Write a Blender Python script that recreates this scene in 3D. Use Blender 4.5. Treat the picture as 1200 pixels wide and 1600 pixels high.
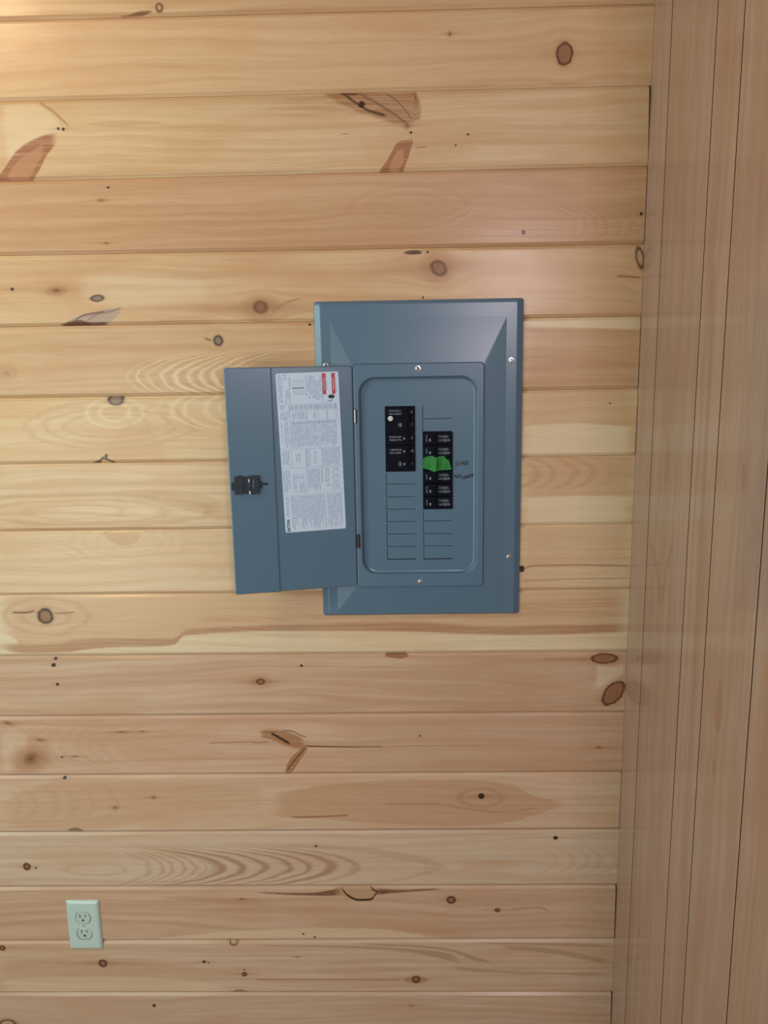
import bpy, bmesh, math, random
from mathutils import Vector, Matrix
for o in list(bpy.data.objects): bpy.data.objects.remove(o)
S = bpy.context.scene
COL = S.collection
IN = 0.0254
EYE = 66.0                       # camera height above the floor, inches
# ---------------------------------------------------------------- camera
RX, RY, RZ, CD, Z0, XC = .183, .021, -.017, 58.29, 29.52, 17.89
FPX = 1200.0
def _R():
    cx, sx, cy, sy, cz, sz = math.cos(RX), math.sin(RX), math.cos(RY), math.sin(RY), math.cos(RZ), math.sin(RZ)
    B = Matrix(((1, 0, 0), (0, 0, -1), (0, 1, 0)))
    return Matrix(((cz, -sz, 0), (sz, cz, 0), (0, 0, 1))) @ Matrix(((1, 0, 0), (0, cx, -sx), (0, sx, cx))) @ Matrix(((cy, 0, sy), (0, 1, 0), (-sy, 0, cy))) @ B
R = _R()
cd = bpy.data.cameras.new('camera'); cam = bpy.data.objects.new('camera', cd); COL.objects.link(cam); S.camera = cam
Rc = Matrix(((1, 0, 0), (0, -1, 0), (0, 0, -1))) @ R        # world -> blender camera axes
cam.matrix_world = Matrix.Translation((0, -CD*IN, EYE*IN)) @ Rc.transposed().to_4x4()
cd.sensor_fit = 'VERTICAL'; cd.sensor_height = 36; cd.lens = 36*FPX/1600; cd.clip_start = .01
# ---------------------------------------------------------------- world, lights, exposure
w = bpy.data.worlds.new('world'); S.world = w; w.use_nodes = True
bg = w.node_tree.nodes['Background']; bg.inputs[0].default_value = (1, .82, .84, 1); bg.inputs[1].default_value = .21
def area(name, loc, tgt, sx, sy, power, col):
    l = bpy.data.lights.new(name, 'AREA'); l.shape = 'RECTANGLE'; l.size = sx; l.size_y = sy; l.energy = power; l.color = col
    o = bpy.data.objects.new(name, l); COL.objects.link(o); o.location = loc
    o.rotation_euler = (Vector(tgt)-Vector(loc)).to_track_quat('-Z', 'Y').to_euler(); return o
area('window_light_left', (-1.9, -1.15, 2.05), (-.5, 0, 1.5), .45, .9, 11, (.70, 1, .93))
area('window_light_rear_left', (-1.3, -1.95, 1.15), (-.45, 0, 1.2), .8, 1.3, 14.5, (.92, 1, .80))
area('window_light_behind', (.60, -2.7, 2.1), (-.3, 0, 1.4), .26, .45, 12.5, (1, .84, .90))
area('ceiling_lamp', (-1.2, -.9, 2.8), (-.85, 0, 2.1), .3, .3, 8, (1, .74, .42))
S.view_settings.view_transform = 'Standard'; S.view_settings.look = 'None'
S.view_settings.exposure = 0.0; S.view_settings.gamma = 1; S.view_settings.use_curve_mapping = False

# ---------------------------------------------------------------- mapping helpers (inches; wall plane Y=0, -Y towards the camera)
def U(px, py, dep=0.0):
    d = R.transposed() @ Vector(((px-600)/FPX, (py-800)/FPX, 1))
    t = (CD-dep)/d.y
    return d.x*t, d.z*t+EYE
def UR(px, py):                  # a point on the right-hand wall: (Y, Z)
    d = R.transposed() @ Vector(((px-600)/FPX, (py-800)/FPX, 1))
    t = XC/d.x
    return -CD+d.y*t, d.z*t+EYE

# ---------------------------------------------------------------- object helpers
def link(name, me, mats, parent=None, smooth=None):
    o = bpy.data.objects.new(name, me); COL.objects.link(o)
    if not isinstance(mats, (list, tuple)): mats = [mats]
    for m in mats: me.materials.append(m)
    if smooth is not None:
        me.set_sharp_from_angle(angle=math.radians(smooth))
        for p in me.polygons: p.use_smooth = p.area < .4*IN*IN and abs(p.normal.y) < .9995
    if parent is not None: o.parent = parent; o.matrix_parent_inverse = Matrix.Translation(-Vector(parent.location)) if parent.type == 'EMPTY' else Matrix.Identity(4)
    return o
def obj(name, bm, mats, parent=None, smooth=None):
    for v in bm.verts: v.co = v.co*IN
    bmesh.ops.recalc_face_normals(bm, faces=bm.faces)
    me = bpy.data.meshes.new(name); bm.to_mesh(me); bm.free()
    return link(name, me, mats, parent, smooth)
def thing(name, label, cat, loc):
    o = bpy.data.objects.new(name, None); COL.objects.link(o); o.location = Vector(loc)*IN; o.empty_display_size = .05
    o['label'] = label; o['category'] = cat; return o
def loft(bm, loops, cap0=True, cap1=True, mat=0):
    rings = [[bm.verts.new(p) for p in L] for L in loops]
    n = len(rings[0])
    for a, b in zip(rings, rings[1:]):
        for i in range(n):
            f = bm.faces.new((a[i], a[(i+1) % n], b[(i+1) % n], b[i])); f.material_index = mat
    if cap0: bm.faces.new(rings[0]).material_index = mat
    if cap1: bm.faces.new(rings[-1]).material_index = mat
    return rings
def rrect(x0, z0, x1, z1, r, dep, n=6):
    """rounded rectangle in the wall plane at depth dep (towards camera)"""
    out = []
    r = max(r, .001)
    for cx, cz, a0 in ((x1-r, z1-r, 0), (x0+r, z1-r, 90), (x0+r, z0+r, 180), (x1-r, z0+r, 270)):
        for k in range(n+1):
            a = math.radians(a0+90*k/n); out.append((cx+r*math.cos(a), -dep, cz+r*math.sin(a)))
    return out
def box(bm, x0, z0, x1, z1, d0, d1, r=.02, mat=0, n=2, bev=None):
    b = r if bev is None else bev
    return loft(bm, [rrect(x0, z0, x1, z1, r, d0, n), rrect(x0, z0, x1, z1, r, d1-b, n), rrect(x0+b, z0+b, x1-b, z1-b, max(r-b, .001), d1, n)], mat=mat)
def ngon(cx, cz, r, n, dep, a0=0, ry=None):
    return [(cx+r*math.cos(a0+2*math.pi*k/n), -dep, cz+(ry or r)*math.sin(a0+2*math.pi*k/n)) for k in range(n)]
def plate_holes(bm, outer, holes, dep, mat=0):
    """flat plate in the wall plane with holes; returns the vertex rings"""
    edges = []; rings = []
    for L in [outer]+holes:
        vs = [bm.verts.new((p[0], -dep, p[2])) for p in L]; rings.append(vs)
        for i in range(len(vs)): edges.append(bm.edges.new((vs[i], vs[(i+1) % len(vs)])))
    r = bmesh.ops.triangle_fill(bm, use_beauty=True, use_dissolve=False, edges=edges)
    for g in r['geom']:
        if isinstance(g, bmesh.types.BMFace): g.material_index = mat
    return rings
def wall_ring(bm, ring, depth, mat=0):
    """extrude an existing ring to another depth"""
    b = [bm.verts.new((v.co.x, -depth, v.co.z)) for v in ring]; n = len(ring)
    for i in range(n): bm.faces.new((ring[i], ring[(i+1) % n], b[(i+1) % n], b[i])).material_index = mat
    return b

# ---------------------------------------------------------------- node helpers
class T:
    """tiny expression builder for shader math"""
    def __init__(s, nt, k): s.nt = nt; s.k = k
    def _m(s, op, *a, clamp=False):
        n = s.nt.nodes.new('ShaderNodeMath'); n.operation = op; n.use_clamp = clamp
        for i, x in enumerate(a):
            if isinstance(x, T): s.nt.links.new(x.k, n.inputs[i])
            else: n.inputs[i].default_value = x
        return T(s.nt, n.outputs[0])
    def __add__(s, o): return s._m('ADD', s, o)
    __radd__ = __add__
    def __sub__(s, o): return s._m('SUBTRACT', s, o)
    def __rsub__(s, o): return s._m('SUBTRACT', o, s)
    def __mul__(s, o): return s._m('MULTIPLY', s, o)
    __rmul__ = __mul__
    def __truediv__(s, o): return s._m('DIVIDE', s, o)
    def exp(s): return s._m('EXPONENT', s)
    def sq(s): return s._m('MULTIPLY', s, s)
    def sqrt(s): return s._m('SQRT', s)
    def abs(s): return s._m('ABSOLUTE', s)
    def sin(s): return s._m('SINE', s)
    def clamp(s): return s._m('ADD', s, 0.0, clamp=True)
    def pow(s, p): return s._m('POWER', s, p)
    def step(s, a, b):           # smooth 0..1 between a and b
        n = s.nt.nodes.new('ShaderNodeMapRange'); n.interpolation_type = 'SMOOTHSTEP'
        s.nt.links.new(s.k, n.inputs[0]); n.inputs[1].default_value = a; n.inputs[2].default_value = b
        if a > b:
            n.inputs[1].default_value = b; n.inputs[2].default_value = a; n.inputs[3].default_value = 1; n.inputs[4].default_value = 0
        return T(s.nt, n.outputs[0])
def comb(nt, x, y, z=0.0):
    n = nt.nodes.new('ShaderNodeCombineXYZ')
    for i, a in enumerate((x, y, z)):
        if isinstance(a, T): nt.links.new(a.k, n.inputs[i])
        else: n.inputs[i].default_value = a
    return n.outputs[0]
def noise(nt, vec, scale=1.0, detail=2.0, rough=.5, dist=0.0):
    n = nt.nodes.new('ShaderNodeTexNoise'); nt.links.new(vec, n.inputs['Vector'])
    n.inputs['Scale'].default_value = scale; n.inputs['Detail'].default_value = detail; n.inputs['Roughness'].default_value = rough; n.inputs['Distortion'].default_value = dist
    return T(nt, n.outputs[0])
def mixc(nt, f, a, b, mode='MIX'):
    n = nt.nodes.new('ShaderNodeMix'); n.data_type = 'RGBA'; n.blend_type = mode; n.clamp_factor = True
    for s, x in ((0, f), (6, a), (7, b)):
        if isinstance(x, T): nt.links.new(x.k, n.inputs[s])
        elif isinstance(x, bpy.types.NodeSocket): nt.links.new(x, n.inputs[s])
        elif isinstance(x, (tuple, list)): n.inputs[s].default_value = (*x[:3], 1)
        else: n.inputs[s].default_value = x
    return n.outputs[2]
def fcurve(nt, x, pts, lo, hi):
    """piecewise curve v(u); pts [(u,v)] ascending u; x = T of u; returns T of v"""
    pts = sorted(pts); u0, u1 = pts[0][0], pts[-1][0]
    n = nt.nodes.new('ShaderNodeFloatCurve'); c = n.mapping.curves[0]
    P = [((u-u0)/(u1-u0), (v-lo)/(hi-lo)) for u, v in pts]
    c.points[0].location = P[0]; c.points[1].location = P[-1]
    for p in P[1:-1]: c.points.new(*p)
    for p in c.points: p.handle_type = 'AUTO_CLAMPED'
    n.mapping.update()
    nt.links.new(((x-u0)/(u1-u0)).clamp().k, n.inputs['Value'])
    return T(nt, n.outputs[0])*(hi-lo)+lo

RED = (.52, .265, .135); PALE = (.80, .69, .50); BRN = (.19, .075, .035); DK = (.025, .012, .008); TAN = (.62, .40, .23); GREY = (.33, .27, .24)
def wood(name, base, feats=(), axis='x', seed=0.0, ring=.35, coatr=.22, coatw=.42, mirror=False, tone=1.0, conv=None):
    """base = (light, dark) albedo. feats in photograph-measured wall positions, converted with conv to inches on the wall"""
    m = bpy.data.materials.new(name); m.use_nodes = True; nt = m.node_tree; nd = nt.nodes
    b = nd['Principled BSDF']
    tc = nd.new('ShaderNodeTexCoord'); sp = nd.new('ShaderNodeSeparateXYZ'); nt.links.new(tc.outputs['Object'], sp.inputs[0])
    X, Y, Z = (T(nt, sp.outputs[i])*39.3701 for i in range(3))
    Xn = X
    u, v = (X, Z) if axis == 'x' else (Z, Y)
    depth_c = Y if axis == 'x' else X
    v0 = v
    jit = noise(nt, comb(nt, u*.35+seed, v*1.6, seed), 1, 2)-.5           # little waviness shared by all marks
    jit2 = noise(nt, comb(nt, u*2.2+seed, v*5.5, seed), 1, 3, .6)-.5
    vw = v
    knots = []
    for f in feats:
        if f[0] == 'k':
            _, px, py, rx, ry, ang, st = f[:7]; opt = f[7] if len(f) > 7 else {}
            cu, cv = conv(px, py); pu, pv = conv(px+rx, py); s = abs(pu-cu)/rx
            kx, ky = rx*s, ry*s*1.08
            du, dv = u-cu, v-cv
            a = math.radians(ang)
            if ang: e, g = du*math.cos(a)+dv*math.sin(a), dv*math.cos(a)-du*math.sin(a)
            else: e, g = du, dv
            wob = jit*(.35 if max(rx, ry) > 6 else .15)+jit2*.28
            r = ((e/kx).sq()+(g/ky).sq()).sqrt()+wob
            knots.append((r, du, dv, kx, ky, st, opt))
            if max(rx, ry) > 6 and st != 'dot':
                bulge = ((du/(kx*3.0)).sq()*-1.0+(dv/(ky*2.6)).sq()*-1.0).exp()
                vw = vw-dv*bulge*.55
    # base grain
    warp = noise(nt, comb(nt, u*.045+seed*3.1, v*.22, seed), 1, 2)-.5
    g = vw+warp*2.2
    n1 = noise(nt, comb(nt, u*.035+seed, g*1.5, seed*.7), 1, 3, .6)
    n2 = noise(nt, comb(nt, u*.22+seed, g*9.0, seed), 1, 2, .6)
    n3 = noise(nt, comb(nt, u*.9, vw*55.0, seed), 1, 1)
    blot = noise(nt, comb(nt, u*.11+seed*2, v*.35, seed), 1, 3, .55)
    rg = ((g*7.5+warp*5.0+seed).sin()*.5+.5).pow(2.2)*n1
    col = mixc(nt, n1.step(.36, .66), base[0], base[1])
    col = mixc(nt, rg*ring, col, tuple(c*k for c, k in zip(base[1], (.86, .72, .60))))
    col = mixc(nt, blot.step(.42, .72)*.55, col, tuple(c*k for c, k in zip(base[1], (.98, .84, .76))))
    col = mixc(nt, n2.step(.5, .8)*.38, col, tuple(c*k for c, k in zip(base[1], (.8, .68, .6))))
    fl = noise(nt, comb(nt, u*.55+seed*1.3, vw*16.0, seed), 1, 2, .5)
    col = mixc(nt, fl.step(.66, .80)*.45, col, tuple(c*k for c, k in zip(base[1], (.66, .50, .40))))
    height = n2*.25+rg*.35
    # features
    for f in feats:
        if f[0] == 'r':          # region between two edges: ('r', top[(x,y)], bottom[(x,y)], colour, alpha, soft px, grain)
            _, top, bot, c, al, soft = f[:6]; opt = f[6] if len(f) > 6 else {}
            tp = [conv(*p) for p in top]; bp = [conv(*p) for p in bot]
            allv = [p[1] for p in tp+bp]; lo, hi = min(allv)-.6, max(allv)+.6
            us = [p[0] for p in tp+bp]; u0, u1 = max(min(p[0] for p in tp), min(p[0] for p in bp)), min(max(p[0] for p in tp), max(p[0] for p in bp))
            sf = soft/20.0
            vj = v+jit*opt.get('jit', .12)+jit2*(.10 if soft >= 1.5 else .03)
            ft = fcurve(nt, u, tp, lo, hi)-vj; fb = vj-fcurve(nt, u, bp, lo, hi)
            su = opt.get('su', max(.12, min(1.6, (u1-u0)*.12)))
            mk = ft.step(-sf, sf)*fb.step(-sf, sf)*(u-u0).step(-su*.3, su)*(u1-u).step(-su*.3, su)
            gg = opt.get('g', .22); mk = mk*(1-gg+n2.step(.3, .62)*gg)
            col = mixc(nt, mk*al, col, c)
        elif f[0] == 'c':        # cathedral arcs: ('c', apex x, y, curvature, x0, x1, period in, colour, alpha, y half-window)
            _, px, py, kq, xa, xb, per, c, al, hw = f[:10]
            cu, cv = conv(px, py); ua, _ = conv(xa, py); ub, _ = conv(xb, py)
            du, dv = u-cu+jit*.9, v-cv
            s_ = du+(dv.sq()*(dv.sq()*.06+1)*kq)
            wob = noise(nt, comb(nt, s_*.45+seed, dv*.12, seed), 1, 2)*9
            a_ = ((s_*(6.2832/per)+wob).sin()*.5+.5).pow(2.5)
            mk = a_*(s_-(ua-cu)).step(-.6, 1.0)*((ub-cu)-s_).step(-.6, 1.0)*dv.abs().step(hw, hw*.55)
            col = mixc(nt, mk*al, col, c); height = height+mk*(1.7*al)
        elif f[0] == 'e':        # nested oval rings: ('e', x, y, rx, ry, n rings, colour, alpha)
            _, px, py, rx, ry, nr, c, al = f[:8]
            cu, cv = conv(px, py); s = 1/20.5
            r = (((u-cu+jit*.7)/(rx*s)).sq()+((v-cv)/(ry*s)).sq()).sqrt()+jit*.25
            a_ = ((r*(6.2832*nr)).sin()*.5+.5).pow(2.5)*r.step(1.06, .85)*r.step(.05, .4)
            col = mixc(nt, a_*al, col, c); height = height+a_*(1.5*al)
    for r, du, dv, kx, ky, st, opt in knots:
        core, rim, halo, L = {'ring': ((.32, .15, .075), (.04, .010, .005), .5, 2.2), 'dot': (DK, (.05, .02, .01), .35, 2.5), 'red': ((.36, .16, .09), (.10, .035, .02), .45, 2.0),
                           'grey': ((.30, .22, .18), (.06, .04, .035), .25, 1.6), 'soft': ((.36, .17, .08), (.22, .09, .04), .6, 2.5), 'pale': (TAN, (.10, .05, .03), .4, 1.5)}[st]
        L = opt.get('L', L); halo = opt.get('h', halo)
        lx = kx*L+.25
        streak = (((du/lx).abs()*-1.0)+(dv/(ky*.55+.03)).sq()*-1.0).exp()
        col = mixc(nt, streak*halo, col, (.30, .13, .06))
        if st not in ('dot',):
            col = mixc(nt, r.step(1.9, 1.0)*.35*r.step(.8, 1.0), col, RED)
            if st == 'soft':
                kn = noise(nt, comb(nt, du*6.0, dv*9.0, seed), 1, 2)
                rs = r*(kn*.9+.62)
                col = mixc(nt, (rs.sq()*-.75).exp()*opt.get('a', .9), col, core)
                col = mixc(nt, (rs.sq()*-6.0).exp()*.75*opt.get('a', 1), col, (.16, .055, .025))
                continue
            rr = ((r*14.0).sin()*.5+.5)*.35+.65
            cc = mixc(nt, rr, tuple(c*.5 for c in core), core)
            cc = mixc(nt, noise(nt, comb(nt, du*5.0, dv*5.0, seed), 1, 3).step(.3, .7), cc, mixc(nt, .5, cc, tuple(c*.7 for c in core)))
            col = mixc(nt, r.step(1.06 if st != 'soft' else 1.3, .94 if st != 'soft' else .5)*opt.get('a', .92), col, cc)
            wd = opt.get('w', .20)
            rim_m = ((r-.95)/wd).sq()
            col = mixc(nt, (rim_m*-1.0).exp()*opt.get('ra', .9 if st != 'soft' else .4), col, rim)
        else:
            col = mixc(nt, r.step(1.15, .8)*.96, col, core)
    col = mixc(nt, n3.step(.45, .75)*.13, col, (.35, .2, .1))
    nt.links.new(col, b.inputs['Base Color'])
    b.inputs['Roughness'].default_value = .42; b.inputs['Specular IOR Level'].default_value = .2
    b.inputs['Coat Weight'].default_value = coatw; b.inputs['Coat Roughness'].default_value = coatr
    bp_ = nd.new('ShaderNodeBump'); bp_.inputs['Strength'].default_value = .22; bp_.inputs['Distance'].default_value = .0009
    wavy = noise(nt, comb(nt, u*.18+seed, v*.5, seed), 1, 1)
    nt.links.new((height+wavy*3.0+n3*.12).k, bp_.inputs['Height'])
    nt.links.new(bp_.outputs[0], b.inputs['Normal']); nt.links.new(bp_.outputs[0], b.inputs['Coat Normal'])
    return m
def plain(name, c, rough=.5, metal=0, coat=0, var=.06, scale=60, bump=0, spec=.5):
    m = bpy.data.materials.new(name); m.use_nodes = True; nt = m.node_tree; b = nt.nodes['Principled BSDF']
    tc = nt.nodes.new('ShaderNodeTexCoord'); n = noise(nt, tc.outputs['Object'], scale, 3)
    nt.links.new(mixc(nt, n, tuple(x*(1-var) for x in c), tuple(min(1, x*(1+var)) for x in c)), b.inputs['Base Color'])
    b.inputs['Roughness'].default_value = rough; b.inputs['Metallic'].default_value = metal; b.inputs['Coat Weight'].default_value = coat
    b.inputs['Coat Roughness'].default_value = .25; b.inputs['Specular IOR Level'].default_value = spec
    if bump:
        bp_ = nt.nodes.new('ShaderNodeBump'); bp_.inputs['Strength'].default_value = .3; bp_.inputs['Distance'].default_value = bump
        nt.links.new(noise(nt, tc.outputs['Object'], scale*8, 2).k, bp_.inputs['Height']); nt.links.new(bp_.outputs[0], b.inputs['Normal'])
    return m

# ================================================================ THE SETTING
BACK = plain('wall_gap_shade', (.05, .035, .025), .9)  # dark colour that paints the shade seen through the plank gaps
def struct(name, loc=(0, 0, 0)):
    o = bpy.data.objects.new(name, None); COL.objects.link(o); o.location = Vector(loc)*IN; o['kind'] = 'structure'; return o
# joints: pixel heights at left edge, middle and right end, averaged to one straight line on the wall
JP = {1: [(0, 31), (400, 21.5), (800, 10.5), (1020, 4.5)], 2: [(0, 157), (400, 149), (800, 138), (1018, 131)], 3: [(0, 283), (400, 274), (800, 264), (1012, 257)],
      4: [(0, 398), (400, 393), (800, 385), (1005, 380)], 5: [(0, 510), (400, 505), (817, 497), (1002, 493)], 6: [(0, 621), (345, 619), (817, 609), (995, 607)],
      7: [(0, 725), (350, 722), (815, 713), (990, 711.5)], 8: [(0, 830), (355, 827), (815, 820), (987, 819)], 9: [(0, 930), (365, 927.5), (815, 922), (982, 921)],
      10: [(0, 1026), (400, 1022), (800, 1019), (980, 1019)], 11: [(0, 1120), (400, 1118), (800, 1115), (975, 1113)], 12: [(0, 1212.7), (400, 1210.5), (800, 1208), (972, 1207)],
      13: [(0, 1301.7), (400, 1300), (800, 1297), (967, 1296.7)], 14: [(0, 1387), (400, 1385.5), (962, 1384)], 15: [(0, 1471.7), (400, 1469.5), (962, 1468)], 16: [(0, 1552.7), (400, 1551.7), (958, 1551.5)]}
XL = -62.0
def joint(j):
    if j in JP:
        P = [U(*p) for p in JP[j]]; n = len(P); mx = sum(p[0] for p in P)/n; mz = sum(p[1] for p in P)/n
        k = sum((p[0]-mx)*(p[1]-mz) for p in P)/sum((p[0]-mx)**2 for p in P)
        return lambda x: mz+k*.8*(max(min(x, XC), -36)-mx)
    ref = 1 if j < 1 else 16
    z = Z0+EYE-5.1875*ref; base = joint(ref)(0)
    return lambda x: base-5.1875*(j-ref)
L1 = (.70, .50, .315); L2 = (.58, .375, .215)          # honey pine
P1 = (.76, .60, .41); P2 = (.66, .475, .295)           # pale pine
R1 = (.60, .385, .235); R2 = (.52, .30, .175)          # reddish pine
N1 = (.67, .49, .36); N2 = (.57, .385, .27)           # lower wall pine
def ln(pts, w, c=(.16, .07, .03), al=.85, **k):        # a thin dark line / crack
    o = dict(jit=.05, su=.25, g=0); o.update(k)
    return ('r', [(x, y-w) for x, y in pts], [(x, y+w) for x, y in pts], c, al, max(w*.7, .6), o)
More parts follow.
